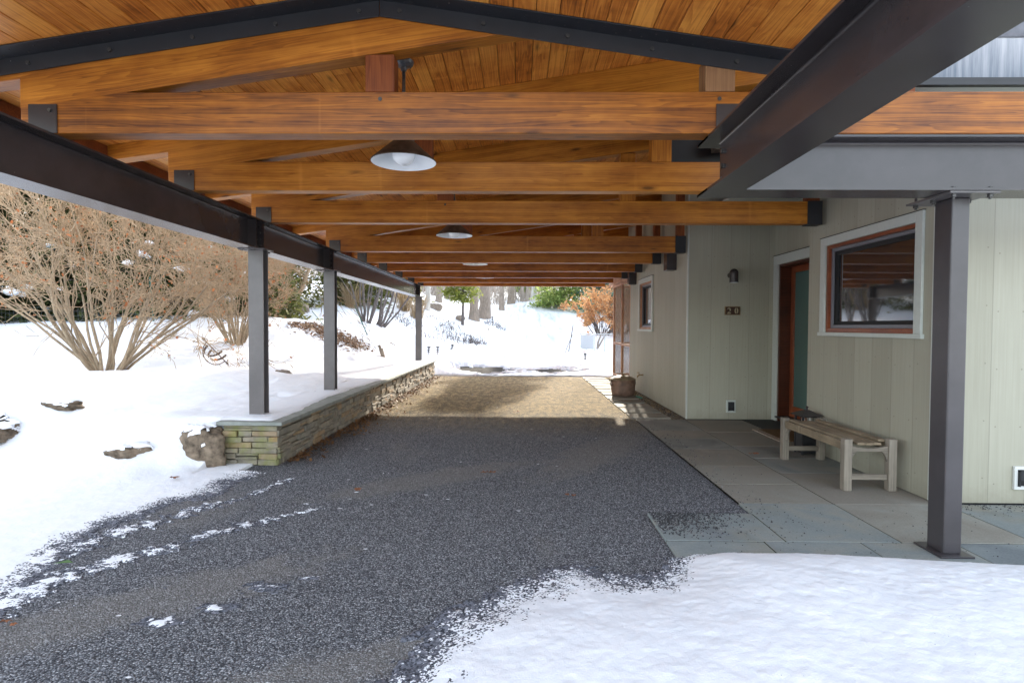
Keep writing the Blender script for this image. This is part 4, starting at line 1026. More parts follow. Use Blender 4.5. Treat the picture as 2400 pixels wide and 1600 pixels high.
# doormat
t = MB(); t.box(3.33, 3.86, 7.22, 8.04, .0195, .034); dm = t.build('doormat', M['mat_rug'], bevel=.004)
tag(dm, 'brown woven doormat with pale striped border lying before the front door', 'doormat')
mb = MB(); mb.box(3.25, 3.3295, 7.22, 8.04, .0195, .0325); mb.build('border', M['mat_edge'], dm)

# bench
bn = empty('garden_bench', (3.08, 5.68, .018), 'weathered backless teak bench with slatted dished seat against the siding', 'bench')
LX, LY, HB = .195, .59, .455
for sx in (-1, 1):
    for sy in (-1, 1):
        mb = MB(); mb.box(0, HB, -.035, .035, -.035, .035); mb.build('leg', M['teak'], bn, loc=(sx*LX, sy*LY, 0), rot=(0, -PI/2, 0), bevel=.004)
for sy in (-1, 1):
    n = 10; top = [(-LX+.036+(2*LX-.072)*k/n, .395-.022*math.sin(PI*k/n)) for k in range(n+1)]
    mb = MB(); mb.prism([(-LX+.036, .345), (LX-.036, .345)]+list(reversed(top)), sy*LY-.018, sy*LY+.018); mb.build('end_rail', M['teak'], bn, bevel=.002)
    mb = MB(); mb.box(-LX+.036, LX-.036, sy*LY-.014, sy*LY+.014, .095, .145); mb.build('stretcher', M['teak'], bn, bevel=.003)
    mb = MB()
    for s_ in (-1, 1):
        x1 = s_*(LX-.036); mb.prism([(x1, .344), (x1-s_*.05, .344), (x1-s_*.03, .325), (x1-s_*.012, .295), (x1, .255)] if s_ < 0 else [(x1, .344), (x1, .255), (x1-s_*.012, .295), (x1-s_*.03, .325), (x1-s_*.05, .344)], sy*LY-.012, sy*LY+.012)
    mb.build('corner_brace', M['teak'], bn)
for sx in (-1, 1):
    mb = MB(); mb.box(sx*LX-.016, sx*LX+.016, -LY+.036, LY-.036, .35, .425); mb.build('side_rail', M['teak_seat'], bn, bevel=.003)
    mb = MB()
    for s_ in (-1, 1):
        y1 = s_*(LY-.036); P_ = [(y1, .349), (y1-s_*.075, .349), (y1-s_*.04, .325), (y1-s_*.015, .285), (y1, .22)]
        mb.prism(P_, sx*LX-.012, sx*LX+.012, 'x')
    mb.build('corner_brace', M['teak'], bn)
for k in range(5):
    x = -LX+.055+(2*LX-.11)*k/4; zt = .415-.020*math.sin(PI*(k+.5)/5)
    mb = MB(); w_ = .036; mb.box(x-w_, x+w_, -LY-.012, LY+.012, zt, zt+.024) if 0 < k < 4 else mb.box(x-w_*.9, x+w_*.9, -LY+.04, LY-.04, zt+.012, zt+.036)
    mb.build('slat', M['teak_seat'], bn, bevel=.009, seg=3)

# ------------------------------------------------------------ boulders
def boulder(x, y, z, rx, ry, rz, label, seed, rot=0, mat='boulder', group=None, snow=False):
    rs = np.random.RandomState(seed); n, m_ = 64, 40
    mb = MB(); pts = []
    dirs = rs.normal(size=(12, 3)); dirs /= np.linalg.norm(dirs, axis=1)[:, None]; cut = rs.uniform(.6, .92, 12)
    for i in range(m_+1):
        th = PI*i/m_
        for k in range(n):
            ph = 2*PI*k/n; d = np.array([math.sin(th)*math.cos(ph), math.sin(th)*math.sin(ph), math.cos(th)])
            r_ = 1.0/((abs(d[0])**3.4+abs(d[1])**3.4+abs(d[2])**3.4)**(1/3.4))
            for dd, c_ in zip(dirs, cut):
                q = d @ dd
                if q > 1e-3: r_ = min(r_, c_/q)
            r_ *= 1+float(fbm(np.array(d[0]*2.2+seed*7), np.array(d[1]*2.2+d[2]*2.9), 4))*.38+float(fbm(np.array(d[0]*9+seed*3), np.array(d[1]*9+d[2]*11), 2))*.10
            mb.v.append((d[0]*r_*rx, d[1]*r_*ry, d[2]*r_*rz))
    for i in range(m_):
        for k in range(n): k2 = (k+1) % n; mb.face((i*n+k, (i+1)*n+k, (i+1)*n+k2, i*n+k2))
    o = mb.build('boulder', M[mat], smooth=True, loc=(x, y, z), rot=(0, 0, rot))
    if snow is not False:
        sc = MB(); sc.v = [(v[0]*1.02, v[1]*1.04+.004, v[2]*1.03+.022) for v in mb.v]
        for f in mb.f:
            q = mb.v[f[0]]
            if q[2]/rz+.35*q[1]/ry+float(fbm(np.array(q[0]*9+seed), np.array(q[2]*11+q[1]*9), 4))*1.7 > snow: sc.face(f)
        if sc.f: sc.build('snow_cap', M['snowp'], o, smooth=True)
    return tag(o, label, 'rock', group)
boulder(-3.31, 5.82, .0, .38, .20, .40, 'brown boulder with ragged snow cap butting against the end of the stone wall', 3, .2, snow=.72)
boulder(-3.88, 5.58, .17, .23, .15, .12, 'small brown rock face poking out of the snow left of the wall end', 5, .1, snow=.35)
boulder(-5.47, 5.70, .34, .44, .30, .20, 'lichen spotted boulder under a snow ledge at the far left', 8, .15, snow=.35)
boulder(-5.05, 6.18, .56, .24, .14, .09, 'small brown rock tip showing at the end of the snow ledge', 12, snow=.1)
boulder(-8.9, 21.5, 2.0, .95, .6, .5, 'large grey boulder behind the multi stemmed tree', 15, mat='bark')
boulder(-4.55, 30, 2.35, .55, .4, .36, 'grey mossy boulder on the snow slope near the pale birch', 16, mat='bark')
boulder(-3.1, 30, 1.85, .26, .2, .16, 'dark rock with a root beside the young hemlock', 18, mat='bark')
boulder(-6.35, 17.0, 1.33, .16, .12, .13, 'small grey stone alone on the snow slope between the posts', 19, mat='bark')
boulder(-4.15, 10.0, .58, .20, .14, .12, 'small dark stone half buried in snow beyond the first post', 20, mat='bark')
boulder(-6.3, 27, 2.2, .5, .3, .2, 'flat tan rock ledge in the snow high on the slope', 22, mat='boulder')

def snow_on(o, cx, cy, cz, rx, ry, rz, y_off, seed, th=.035):
    xs = np.linspace(cx-rx*1.15, cx+rx*1.15, 90); ys = np.linspace(cy-ry*1.3, cy+ry*1.3, 60); X, Y = np.meshgrid(xs, ys)
    e = 1-((X-cx)/rx)**2-((Y-cy)/ry)**2; top = cz+rz*np.sqrt(np.clip(e, 0, 1))*.93
    q = (Y-cy)/ry-y_off+fbm(X*9+seed, Y*9, 4)*1.9+fbm(X*34, Y*34+seed, 3)*1.0
    Z = top+np.where(q > 0, th*(1-np.exp(-q/.12)), q*.25)+fbm(X*11, Y*11+seed, 3)*.02
    sn = npmesh('snow_cap', X-o.location.x, Y-o.location.y, Z-o.location.z, M['snowp'], keep=(q > -.1) & (e > .12)); sn.parent = o
    sn.rotation_euler.z = -o.rotation_euler.z
bl = [o for o in bpy.data.objects if o.name.startswith('boulder')]

# ------------------------------------------------------------ sundial sculpture
sz = gz(-4.8, 9.0)
t = empty('armillary_sundial', (-4.82, 9.0, sz+.08), 'rusty iron armillary sundial with arrow leaning in the snow', 'sundial')
def P3(u, v): return Vector((u, 0, v))
mb = MB(); a0, a1 = Vector((-.19, 0, .40)), Vector((.20, 0, .0)); ax = (a1-a0).normalized(); pn = Vector((ax.z, 0, -ax.x)); pn = -pn if pn.x > 0 else pn
mb.tube([a0, a1], .009, 8); mb.tube([a0+ax*.03+pn*.0, a0-ax*.035], [.024, .001], 4); mb.tube([a1-ax*.02, a1+ax*.03], [.020, .003], 6)
mb.build('arrow', M['iron'], t)
mb = MB(); c = (a0+a1)/2+ax*.01; Rr = .205
arc = [c+ax*(Rr*math.cos(R(a)))+pn*(Rr*math.sin(R(a)))*1.0 for a in range(0, 181, 9)]
mb.tube(arc, .008, 8)
for e, s_ in ((arc[0], 1), (arc[-1], -1)):
    mb.tube([e, e+ax*s_*.03-pn*.012, e+ax*s_*.035-pn*.035, e+ax*s_*.012-pn*.038], .006, 6)
mb.build('meridian_ring', M['iron'], t)
for off in (-.045, .045):
    mb = MB(); n = 16; b = len(mb.v); yv = Vector((0, 1, 0))
    for i in range(n+1):
        a = R(-8+196*i/n); rr = .15
        d = pn*math.sin(a)+(yv*.75+ax*.35).normalized()*math.cos(a)
        p = c+ax*off+pn*(-.01)+d*rr
        for e in (-.016, .016): 
            for tk in (0, .004): mb.v.append(tuple(p+ax*e-d*tk))
    for i in range(n):
        q = i*4
        for (u, v) in ((0, 1), (1, 3), (3, 2), (2, 0)): mb.face((q+u, q+v, q+4+v, q+4+u))
    mb.build('hour_band', M['iron'], t)

# ------------------------------------------------------------ plants
def rnd_dir(sp=1.0): return Vector((random.gauss(0, sp), random.gauss(0, sp), random.gauss(0, sp)))
def grow(mbs, mbt, p, d, L, r, lev, maxlev, spread, upb, tips, seglen=.28, minr=.004, kids=(2, 3), thin=4):
    n = max(2, int(L/seglen)); pts = [p.copy()]; rad = [r]
    for i in range(n):
        d = (d+rnd_dir(.10+.03*lev)+Vector((0, 0, upb))).normalized(); p = p+d*(L/n); pts.append(p.copy()); rad.append(max(minr, r*(1-.45*(i+1)/n)))
    (mbs if lev <= 1 else mbt).tube(pts, rad, 7 if lev == 0 else (5 if lev == 1 else (4 if lev == 2 else 3)), cap=False)
    if lev >= maxlev: tips.append((pts[-1], d)); return
    nk = random.randint(*kids)+(1 if lev >= 2 else 0)
    for k in range(nk):
        t_ = random.uniform(.35, 1.0) if k else 1.0; i = min(n, max(1, int(t_*n))); q = pts[i]
        nd = (d+rnd_dir(spread)).normalized()
        grow(mbs, mbt, q, nd, L*random.uniform(.5, .78), rad[i]*random.uniform(.42, .62), lev+1, maxlev, spread, upb*.9, tips, seglen, minr, kids)
def shrub(name, x, y, label, cat, nst, L, r0, maxlev=4, spread=.42, lean=.65, up=.02, stem='stem', twig='twig', buds=None, nb=0, seed=1, minr=.0045, kids=(2, 3), leanx=0, base=.18, group=None, bs=.022, seglen=.28):
    random.seed(seed); z = gz(x, y); root = empty(name, (x, y, z), label, cat, group)
    mbs, mbt = MB(), MB(); tips = []
    for k in range(nst):
        a = 2*PI*k/nst+random.uniform(-.3, .3); l = lean*random.uniform(.35, 1.15)
        d = Vector((math.cos(a)*l+leanx, math.sin(a)*l, 1)).normalized(); p = Vector((math.cos(a)*base*random.random(), math.sin(a)*base*random.random(), -.12))
        grow(mbs, mbt, p, d, L*random.uniform(.8, 1.15), r0*random.uniform(.6, 1.2), 0, maxlev, spread, up, tips, minr=minr, kids=kids, seglen=seglen)
    mbs.build('stems', M[stem], root, smooth=True); mbt.build('twigs', M[twig], root)
    if buds:
        mb = MB()
        for i in range(nb):
            p, d = random.choice(tips); p = p-d*random.random()*.25+rnd_dir(.03); mb.cur = random.random()
            u = rnd_dir().normalized(); v = u.orthogonal().normalized(); s_ = bs*random.uniform(.6, 1.3); mb.quad(p, u*s_, v*s_*.6)
        mb.build('leaves', M[buds], root)
    return root
shrub('bare_shrub', -6.57, 9.05, 'huge bare tan shrub fanning from one clump at the left of the photo', 'shrub', 27, 1.95, .027, 5, .36, .95, .035, buds='redbud', nb=900, seed=8, base=.15, bs=.02, kids=(2, 3), minr=.0042)
shrub('bare_shrub', -6.44, 13.0, 'smaller bare tan shrub just left of the first steel post', 'shrub', 20, 1.55, .026, 5, .36, .62, .03, buds='redbud', nb=900, seed=9, base=.2, bs=.022)
shrub('bare_tree', -8.35, 20.0, 'crooked bare tree with low spreading limbs between the first two posts', 'tree', 4, 2.6, .13, 5, .50, .85, .03, seed=14, minr=.007, kids=(2, 3), base=.2)
shrub('grey_shrub', -5.66, 21.0, 'upright grey bare shrub left of the far post', 'shrub', 7, 2.0, .05, 2, .25, .40, .03, stem='greystem', twig='greystem', seed=21, minr=.012, kids=(1, 2))
shrub('grey_shrub', -5.25, 21.3, 'right hand grey bare shrub with stems leaning right beside the far post', 'shrub', 6, 2.0, .045, 2, .22, .45, .03, stem='greystem', twig='greystem', seed=23, minr=.012, kids=(1, 2), leanx=.55)
shrub('orange_shrub', 4.3, 30.5, 'big shrub covered in dry orange leaves behind the pale railing', 'shrub', 20, 1.15, .035, 4, .40, .75, .04, stem='greystem', twig='twig', buds='orange', nb=7000, seed=31, minr=.007, bs=.036, base=.5)
shrub('orange_shrub', 5.3, 31.2, 'paler dry orange shrub joining the bigger one behind the railing', 'shrub', 16, 1.2, .032, 4, .40, .7, .04, stem='greystem', twig='twig', buds='orange', nb=5200, seed=35, minr=.007, bs=.034, base=.4)
shrub('orange_shrub', 6.4, 31, 'dry orange leaved shrub seen through the porch screens', 'shrub', 14, 2.3, .05, 4, .40, .7, .04, stem='greystem', twig='greystem', buds='orange', nb=5000, seed=33, minr=.010, bs=.055, base=.5)

def crown_tree(name, x, y, h, rad, label, cat, mat, n, trunk_r=.1, z0=.15, conic=True, leaf=.06, seed=1, snow=0, barkm='bark', group=None, clumps=None, flat=.4, droop=.15, zoff=None, lw=.45):
    random.seed(seed); z = gz(x, y)-.1 if zoff is None else zoff; root = empty(name, (x, y, z), label, cat, group)
    mb = MB(); mb.tube([(0, 0, -.2), (.03, 0, h*.4), (0, .04, h*.98)], [trunk_r*1.15, trunk_r*.7, .01], 8); 
    mbf = MB(); mbs = MB(); clumps = clumps or int(h*rad*14)
    ends = []
    for k in range(clumps):
        t_ = random.random()**(1.3 if conic else .8); zz = h*(z0+(1-z0)*t_); rr = rad*((1-t_)**.75+.06 if conic else math.sqrt(max(.08, 1-(2*t_-1)**2)))
        a = random.random()*2*PI; q = rr*random.uniform(.45, 1.05)
        e = Vector((q*math.cos(a), q*math.sin(a), zz-droop*q)); s_ = Vector((0, 0, zz)); 
        mb.tube([s_, (s_+e)/2+Vector((0, 0, .03*q)), e], [max(.006, trunk_r*.22*(1-t_)+.006), .008, .003], 4, cap=False); ends.append((e, a, q))
    for i in range(n):
        e, a, q = random.choice(ends); f = random.random()**.6; d = Vector((math.cos(a), math.sin(a), -.1))
        p = e-d*(q*(1-f)*.85)+Vector((random.gauss(0, .09*rad+.03), random.gauss(0, .09*rad+.03), random.gauss(0, .045*rad+.015)))
        mbf.cur = random.random(); u = (d+rnd_dir(.6)).normalized(); v = (u.cross(Vector((0, 0, 1)))+rnd_dir(flat)).normalized()
        s_ = leaf*random.uniform(.6, 1.4); mbf.quad(p, u*s_, v*s_*lw)
    mb.build('trunk', M[barkm], root, smooth=True); mbf.build('crown', M[mat], root)
    for i in range(snow):
        e, a, q = random.choice(ends); blob(mbs, e+Vector((0, 0, .04)), random.uniform(.04, .17))
    if snow: mbs.build('snow_clumps', M['snowp'], root, smooth=True)
    return root
def blob(mb, c, r):
    n, m_ = 7, 5; b = len(mb.v); ax_ = (random.uniform(.7, 1.5), random.uniform(.7, 1.5), random.uniform(.4, .75))
    for i in range(m_+1):
        th = PI*i/m_
        for k in range(n):
            ph = 2*PI*k/n; j = random.uniform(.75, 1.2)
            mb.v.append((c[0]+r*j*ax_[0]*math.sin(th)*math.cos(ph), c[1]+r*j*ax_[1]*math.sin(th)*math.sin(ph), c[2]+r*j*ax_[2]*math.cos(th)))
    for i in range(m_):
        for k in range(n): k2 = (k+1) % n; mb.face((b+i*n+k, b+(i+1)*n+k, b+(i+1)*n+k2, b+i*n+k2))
ev = [(-13.4, 14.2, 6.2, 2.0, 'yew', 'dark evergreen with snow clumps at the far left edge behind the huge shrub'), (-11.2, 14.9, 6.4, 1.9, 'yew', 'dark evergreen with snow clumps, second from the left edge behind the shrub'),
      (-9.2, 15.3, 6.0, 1.8, 'yew', 'dark snow dotted evergreen directly behind the middle of the huge shrub'), (-16, 16, 7.0, 2.4, 'yew', 'tall dark evergreen outside the left edge of the hedge'),
      (-8.0, 17.6, 3.2, 1.7, 'olive', 'low spreading evergreen on the slope behind the smaller tan shrub'), (-12.0, 19, 7.0, 2.4, 'olive', 'tall olive evergreen rising behind the dark snow dotted row'),
      (-9.9, 22.5, 6.8, 2.3, 'olive', 'olive evergreen behind the crooked bare tree'), (-7.6, 25.5, 5.2, 1.9, 'olive', 'yellow green evergreen with drooping boughs seen past the second post'),
      (-13.8, 12.6, 5.6, 1.9, 'yew', 'dark evergreen nearest the left edge, its skirt on the snow'), (-10.4, 17.0, 7.2, 2.1, 'olive', 'olive evergreen in the middle row behind the huge shrub'), (-14.2, 17.6, 8.2, 2.4, 'olive', 'tall olive evergreen in the middle row at left'), (-6.9, 30.0, 6.5, 2.2, 'olive', 'farthest olive evergreen past the second post'), (-12.6, 25, 8.5, 2.8, 'olive', 'broad olive evergreen at the back behind the crooked bare tree'),
      (-15.0, 21, 8.0, 2.6, 'yew', 'tallest dark evergreen in the back row at left')]
for i, (x, y, h, r_, mt, lab) in enumerate(ev):
    crown_tree('evergreen_tree', x, y, h, r_, lab, 'tree', mt, int(10500*h*r_/12), .12, .03, True, .085, 40+i, snow=int(42 if mt == 'yew' else 4), clumps=300, droop=.2)
crown_tree('hemlock_tree', -2.72, 27, 3.4, 1.25, 'young bright green hemlock leaning on the snow slope by the thick trunks', 'tree', 'hemlock', 5200, .07, .34, False, .055, 60, clumps=70, droop=.1, barkm='greystem')
crown_tree('pine_tree', 3.3, 46, 9.5, 3.3, 'soft green pine beside the top of the snowy drive', 'tree', 'pine', 10000, .16, .04, True, .13, 61, clumps=150, droop=.05)
crown_tree('pine_tree', 7.0, 44, 9, 3.0, 'bluish green pine behind the orange shrub', 'tree', 'pineblue', 9000, .16, .05, True, .13, 62, clumps=140, droop=.05)
crown_tree('pine_tree', .9, 58, 9, 2.6, 'pale yellow green pine farther back in the woods', 'tree', 'pine', 6000, .14, .12, True, .15, 63, clumps=110, droop=.05)

# bare woodland trees
def wood_tree(x, y, h, r_, label, seed, barkm='bark', group=None, lean=0, branches=9):
    random.seed(seed); z = gz(x, y); root = empty('woodland_tree', (x, y, z), label, 'tree', group); mb, mt = MB(), MB()
    n = 9; pts = [Vector((lean*h*k/n+random.gauss(0, .04)*(k > 0), random.gauss(0, .04)*(k > 0), -.25+h*k/n)) for k in range(n+1)]
    mb.tube(pts, [r_*(1.35 if k == 0 else 1)*(1-.7*k/n) for k in range(n+1)], 9, cap=False)
    tips = []
    for b in range(branches):
        i = random.randint(2, n-1); a = random.random()*2*PI
        grow(mt, mt, pts[i], Vector((math.cos(a), math.sin(a), random.uniform(.1, .9))).normalized(), h*.16*random.uniform(.6, 1.2), r_*.22, 2, 4, .5, .02, tips, seglen=.5, minr=.012)
    mb.build('trunk', M[barkm], root, smooth=True); mt.build('branches', M[barkm], root); return root
wood_tree(-2.58, 32, 9, .27, 'thick rough trunk, left one of the pair beside the hemlock', 70)
wood_tree(-2.20, 34, 10, .36, 'thickest rough trunk, right one of the pair beside the hemlock', 71)
wood_tree(-4.58, 28, 7, .13, 'pale leaning birch trunk nearest the far post', 72, 'barkpale', lean=.05)
wood_tree(-5.9, 27, 7, .12, 'pale birch trunk left of the far post', 73, 'barkpale', lean=-.03)
wood_tree(-5.42, 38, 10, .20, 'tan straight trunk standing on the left snow ridge', 74)
wood_tree(-5.3, 42, 10, .28, 'forked grey brown trunk behind the left snow ridge', 75)
wood_tree(-1.38, 42, 10, .19, 'dark straight trunk just right of the hemlock crown', 76)
wood_tree(-.82, 50, 11, .30, 'wide grey trunk behind the ridge near the middle of the drive', 77)
wood_tree(1.15, 49, 11, .28, 'pale trunk rising behind the snow pile at the top of the drive', 78, 'barkpale')
lab = 'distant bare trunk among many in the snowy woods beyond the drive'
proto = [wood_tree(-2.9, 52, 12, .15, lab, 80, 'barkfar', group='distant woodland trunks'), wood_tree(.2, 55, 12, .19, lab, 81, 'barkfar', group='distant woodland trunks'), wood_tree(-7.5, 50, 12, .2, lab, 82, group='distant woodland trunks')]
rs = random.Random(4)
for i in range(70):
    y = rs.uniform(50, 84); x = rs.uniform(-.34, .22)*y
    if abs(x-y*.125) < 1.6 and y < 70 and rs.random() < .6: continue
    c = copy_tree(proto[i % 3]); c.location = (x, y, gz(x, y)); c.rotation_euler.z = rs.random()*6; s_ = rs.uniform(.75, 1.25); c.scale = (s_, s_, s_)

random.seed(77); mb = MB(); nU = 2600
ux = [random.uniform(-.42, .24) for _ in range(nU)]; uy = [random.uniform(47, 80) for _ in range(nU)]; ux = [a*b for a, b in zip(ux, uy)]
uh = HZ(np.array(ux), np.array(uy))
for x_, y_, h_ in zip(ux, uy, uh):
    if abs(x_-1.9) < 2.8 and y_ < 53: continue
    p = Vector((x_, y_, h_-.1)); d = Vector((random.gauss(0, .35), random.gauss(0, .35), 1)).normalized(); L_ = random.uniform(.5, 3.2)
    q = p+d*L_*.5; mb.tube([p, q, q+(d+rnd_dir(.25)).normalized()*L_*.5], [.030, .022, .010], 3, cap=False)
    for k in range(3):
        a = p+d*L_*random.uniform(.2, .6); mb.tube([a, a+(d+rnd_dir(.8)).normalized()*L_*.35], [.018, .006], 3, cap=False)
tag(mb.build('undergrowth', M['barkfar']), 'thicket of bare saplings between the trunks of the snowy woods', 'undergrowth', kind='stuff')
# low snow-laced shrubs and tufts on the bank
def tuft(x, y, lab, r_, h, n, seed, mat='greystem', group='snow laced dwarf shrubs on the bank'):
    random.seed(seed); z = gz(x, y); mb = MB()
    for i in range(n):
        a = random.random()*2*PI; q = r_*math.sqrt(random.random()); p = Vector((q*math.cos(a), q*math.sin(a), -.03)); mb.cur = random.random()
        zz = gz(x+p.x, y+p.y)-z if n < 400 else 0; p.z += zz
        d = Vector((random.gauss(0, .5), random.gauss(0, .5), 1)).normalized(); L_ = h*random.uniform(.5, 1.1)
        mb.tube([p, p+d*L_*.6, p+(d+rnd_dir(.3))*L_], [.014, .010, .005], 3, cap=False)
    return tag(mb.build('dwarf_shrub', M[mat], loc=(x, y, z)), lab, 'shrub', group)
tuft(-2.75, 25.3, 'largest snow laced dwarf shrub patch on the bank below the hemlock', 1.0, .22, 210, 90)
tuft(-2.0, 25.9, 'dwarf shrub patch at the right end of the bank', .55, .2, 80, 91); tuft(-1.35, 31.5, 'dwarf shrub patch right of the thick trunks', .6, .25, 80, 92)
tuft(-3.6, 26.5, 'sparse dwarf shrub sprigs above the large patch', .8, .22, 60, 93); tuft(-4.0, 24, 'sparse twig sprigs just beyond the far post', .9, .18, 60, 94)
tuft(-5.2, 24.5, 'thin twig sprigs left of the far post', .7, .22, 70, 95)
def grass(x, y, lab, seed):
    random.seed(seed); z = gz(x, y); mb = MB()
    for i in range(160):
        a = random.random()*2*PI; q = .25*random.random(); p = Vector((q*math.cos(a), q*math.sin(a), -.03)); mb.cur = random.random()
        d = Vector((math.cos(a)*.25, math.sin(a)*.25, 1)); L_ = random.uniform(.6, 1.2); mb.tube([p, p+d*L_*.6, p+d*L_+Vector((math.cos(a)*.12, math.sin(a)*.12, -.05))], [.008, .007, .003], 3, cap=False)
    tag(mb.build('grass_clump', M['straw'], loc=(x, y, z)), lab, 'grass', 'dry ornamental grass clumps')
grass(-7.05, 24, 'tan dry grass clump behind the second steel post', 100); grass(-5.3, 26, 'tan dry grass clump just left of the far post', 101); grass(-4.6, 25.5, 'low dry grass clump at the far post', 102)
# leaf bed on the slope
random.seed(3); mb = MB()
for i in range(1900):
    t_ = random.random(); x = -6.1+1.9*t_+random.gauss(0, .13); y = 15.6-.5*t_+random.gauss(0, .36); mb.cur = random.random()
    u = Vector((random.gauss(0, 1), random.gauss(0, 1), random.gauss(0, .15))).normalized(); v = Vector((-u.y, u.x, random.gauss(0, .3))).normalized(); s_ = random.uniform(.02, .042)
    mb.quad((x, y, 0), u*s_, v*s_*.6)
vx = np.array([v[0] for v in mb.v]); vy = np.array([v[1] for v in mb.v]); hz = HZ(vx, vy)
mb.v = [(v[0], v[1], v[2]+h+.012) for v, h in zip(mb.v, hz)]
tag(mb.build('leaf_bed', M['litter']), 'brown dead leaves bared on the snowy slope between the posts', 'leaves', kind='stuff')

# stakes, sticks, wire fence
def stick(name, a, b, r_, mat, lab, cat):
    mb = MB(); a = Vector(a); b = Vector(b); mb.tube([(0, 0, -.1), b-a], r_, 6); o = mb.build(name, M[mat], loc=a); return tag(o, lab, cat)
stick('garden_stake', (-8.36, 13.0, gz(-8.36, 13)), (-8.44, 13, gz(-8.36, 13)+1.0), .016, 'stake', 'green metal stake standing behind the huge shrub', 'stake')
stick('garden_stake', (-4.49, 17, gz(-4.49, 17)), (-4.92, 17, gz(-4.49, 17)+.9), .018, 'stake', 'dark stake leaning left in the snow before the grey shrubs', 'stake')
stick('garden_stake', (-4.9, 15.2, gz(-4.9, 15.2)+.02), (-5.75, 15.8, gz(-5.75, 15.8)+.42), .014, 'stake', 'green stake lying aslant over the leaf bed', 'stake')
stick('garden_stake', (2.05, 24.5, gz(2.05, 24.5)), (2.25, 24.5, gz(2.05, 24.5)+1.15), .018, 'greystem', 'dark upright snow stake left of the pale railing', 'stake')
stick('garden_stake', (1.85, 24.4, gz(1.85, 24.4)), (2.22, 24.5, gz(2.05, 24.5)+.72), .014, 'greystem', 'short dark stick propped against the snow stake', 'stake')
mb = MB(); mb.box(-.03, .03, -.02, .02, -.1, .30); mb.box(.035, .07, -.02, .02, -.1, .2)
tag(mb.build('wood_stub', M['bark'], loc=(-3.62, 15.0, gz(-3.62, 15)), rot=(0, R(-14), 0)), 'small split wooden stub sticking from the snow near the far post', 'stub')
def wirefence(x0, y0, x1, y1, h, lab):
    mb = MB(); L_ = math.hypot(x1-x0, y1-y0); n = int(L_/.1)
    P_ = [(x0+(x1-x0)*k/n, y0+(y1-y0)*k/n) for k in range(n+1)]; Hh = HZ(np.array([p[0] for p in P_]), np.array([p[1] for p in P_]))
    for k, (p, hh) in enumerate(zip(P_, Hh)): mb.tube([(p[0], p[1], hh-.05), (p[0], p[1], hh+h)], .0028, 3, cap=False)
    for q in np.arange(.05, h+.01, .1): mb.tube([(p[0], p[1], hh+q) for p, hh in zip(P_[::4], Hh[::4])], .0028, 3, cap=False)
    t = mb.build('wire_fence', M['wire']); tag(t, lab, 'fence')
wirefence(-14.5, 13.4, -8.4, 13.0, .34, 'low wire mesh fence in the snow behind the huge shrub')
wirefence(-5.6, 17.6, -3.9, 17.6, .30, 'faint wire mesh netting on the slope by the leaning stake')

# path lights
pls = [(-3.22, 20.0, 'leftmost black tiered path light, tilted, nearest the far post', 8), (-3.02, 21.0, 'upright black tiered path light second from the far post', 0), (-2.78, 23.0, 'tilted black path light sunk deep in snow on the bank', 14),
       (-2.2, 25.6, 'black path light at the right end of the dwarf shrub patch', 0), (-1.6, 28.4, 'black tiered path light below the thick trunks', 4), (-1.58, 32.5, 'farthest black path light near the thick trunks', 0), (2.26, 20.0, 'black tiered path light with a snow cap right of the drive', 0)]
def make_pl():
    root = empty('path_light', (0, 0, 0), '', 'path light', 'tiered path lights along the drive')
    mb = MB(); mb.tube([(0, 0, -.1), (0, 0, .27)], .014, 8); mb.build('stem', M['steel_black'], root)
    for k in range(3):
        mb = MB(); mb.lathe([(.014, .0), (.075, -.02), (.078, -.012), (.014, .016)], n=16, z=.14+k*.06); mb.build('louvre', M['steel_black'], root)
    mb = MB(); mb.lathe([(.078, .285), (.07, .31), (.001, .335)], n=16); mb.build('cap', M['steel_black'], root)
    return root
p0 = make_pl()
for i, (x, y, lab, tl) in enumerate(pls):
    c = p0 if i == 0 else copy_tree(p0); c.location = (x, y, gz(x, y)-.02-(.12 if i in (2, 4) else 0)); c.rotation_euler = (0, R(tl), 0); c['label'] = lab
mb = MB(); blob(mb, (0, 0, 0), .075); blob(mb, (0, 0, .04), .06); tag(mb.build('snow_cap', M['snowp'], loc=(2.26, 20, gz(2.26, 20)+.36), smooth=True), 'lump of snow sitting on the path light right of the drive', 'snow')

# railing and screened gate
rl = empty('railing', (2.72, 26, gz(2.9, 26)), 'pale metal cable railing with posts right of the snowy drive', 'railing')
mb = MB()
for x in (0, .25, .62, 1.08, 1.5, 2.0, 3.0): mb.box(x, x+.03, -.015, .015, -.2, .66)
mb.build('rail_posts', M['railm'], rl)
mb = MB(); mb.box(-.02, 3.2, -.03, .03, .661, .70); mb.build('top_rail', M['railm'], rl)
mb = MB()
for z in np.arange(.06, .64, .075): mb.tube([(.25, 0, z), (3.1, 0, z)], .006, 4)
mb.build('cables', M['railm'], rl)
mb = MB(); mb.box(.031, .249, -.008, .008, .0, .64); mb.box(.281, .60, -.008, .008, .0, .64); mb.build('solid_panel', M['railm'], rl)
mb = MB(); mb.tube([(0, 0, -.1), (.05, 0, .3), (.22, .05, .75)], [.05, .045, .03], 8); mb.tube([(.02, 0, .0), (.3, .05, .5), (.5, .05, .8)], [.04, .035, .02], 8)
tag(mb.build('dark_stems', M['bark'], loc=(3.55, 26.6, gz(3.55, 26.6))), 'dark forked stem crossing behind the pale railing', 'shrub')

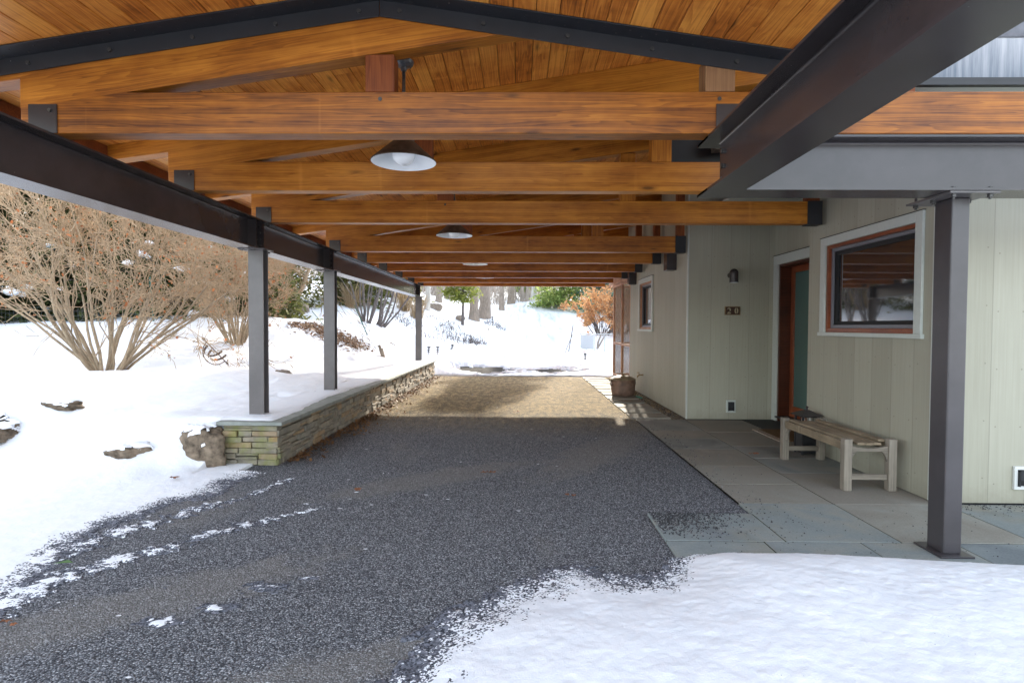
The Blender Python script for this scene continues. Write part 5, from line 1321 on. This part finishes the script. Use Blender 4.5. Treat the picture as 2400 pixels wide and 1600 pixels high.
# fallen leaves on the gravel
for (x, y, s_, lab) in ((-.28, 5.59, .085, 'largest rust brown leaf lying in the middle of the drive'), (.43, 4.85, .05, 'small brown leaf right of the middle of the drive'), (-1.4, 4.95, .05, 'brown leaf on the gravel beside specks of snow'), (-2.44, 2.68, .035, 'small tan leaf on the gravel at the lower left edge'), (-3.15, 5.2, .06, 'curled brown leaf on the snow below the boulder'), (2.62, 6.45, .06, 'reddish leaf on the patio near the bench'), (-.05, 9.6, .07, 'pale leaf on the sunlit gravel')):
    random.seed(int(abs(x)*100)); mb = MB(); z = .012 if x > -3 and x < 2 else (gz(x, y)+.01 if x < 0 else .022)
    n = 9
    for k in range(3):
        c = Vector((random.gauss(0, s_*.45), random.gauss(0, s_*.35), .006*k)); b = len(mb.v)
        mb.v.append(tuple(c+Vector((0, 0, .008))))
        for j in range(n): a = 2*PI*j/n; q = s_*.55*(1 if j % 2 else .6)*random.uniform(.7, 1.2); mb.v.append(tuple(c+Vector((q*math.cos(a), q*math.sin(a), random.uniform(0, .018)))))
        for j in range(n): mb.face((b, b+1+j, b+1+(j+1) % n))
    tag(mb.build('fallen_leaf', M['leafbrown'], loc=(x, y, z)), lab, 'leaf', 'fallen leaves')
random.seed(2); mb = MB(); mb.v = [(-.06, -.01, 0), (0, -.025, .01), (.06, 0, .004), (.01, .022, .012)]; mb.face((0, 1, 2, 3))
tag(mb.build('green_leaf', M['leafgreen'], loc=(-2.69, 3.32, .04)), 'small green leaf lying on the snow track at lower left', 'leaf')

# ------------------------------------------------------------ every bolt and plate an object of its own
def explode(o, name):
    me = o.data; nv = len(me.vertices); par = list(range(nv))
    def find(a):
        while par[a] != a: par[a] = par[par[a]]; a = par[a]
        return a
    for p in me.polygons:
        vs = p.vertices; a = find(vs[0])
        for v in vs[1:]:
            b = find(v)
            if b != a: par[b] = a
    groups = {}
    for p in me.polygons: groups.setdefault(find(p.vertices[0]), []).append(p)
    co = [tuple(v.co) for v in me.vertices]
    for g, ps in groups.items():
        used = sorted({v for p in ps for v in p.vertices}); ix = {v: i for i, v in enumerate(used)}
        c = Vector((0, 0, 0))
        for v in used: c += Vector(co[v])
        c /= len(used)
        m2 = bpy.data.meshes.new(name); m2.from_pydata([tuple(Vector(co[v])-c) for v in used], [], [[ix[v] for v in p.vertices] for p in ps])
        m2.attributes.new('rnd', 'FLOAT', 'FACE')
        for m in me.materials: m2.materials.append(m)
        q = bpy.data.objects.new(name, m2); COL.objects.link(q); q.parent = o.parent; q.location = o.location+(o.rotation_euler.to_matrix() @ c); q.rotation_euler = o.rotation_euler
        for md in o.modifiers:
            if md.type == 'BEVEL':
                nm = q.modifiers.new('b', 'BEVEL'); nm.width = md.width; nm.segments = md.segments; nm.limit_method = 'ANGLE'; nm.angle_limit = md.angle_limit
    bpy.data.objects.remove(o)
SPLIT = {'bolts': 'bolt', 'splice_plate': 'splice_plate', 'stiffener': 'stiffener', 'flange_tip': 'flange_tip', 'bearing_plate': 'bearing_plate'}
for o in list(bpy.data.objects):
    k = o.name.split('.')[0]
    if k in SPLIT and o.type == 'MESH': explode(o, SPLIT[k])
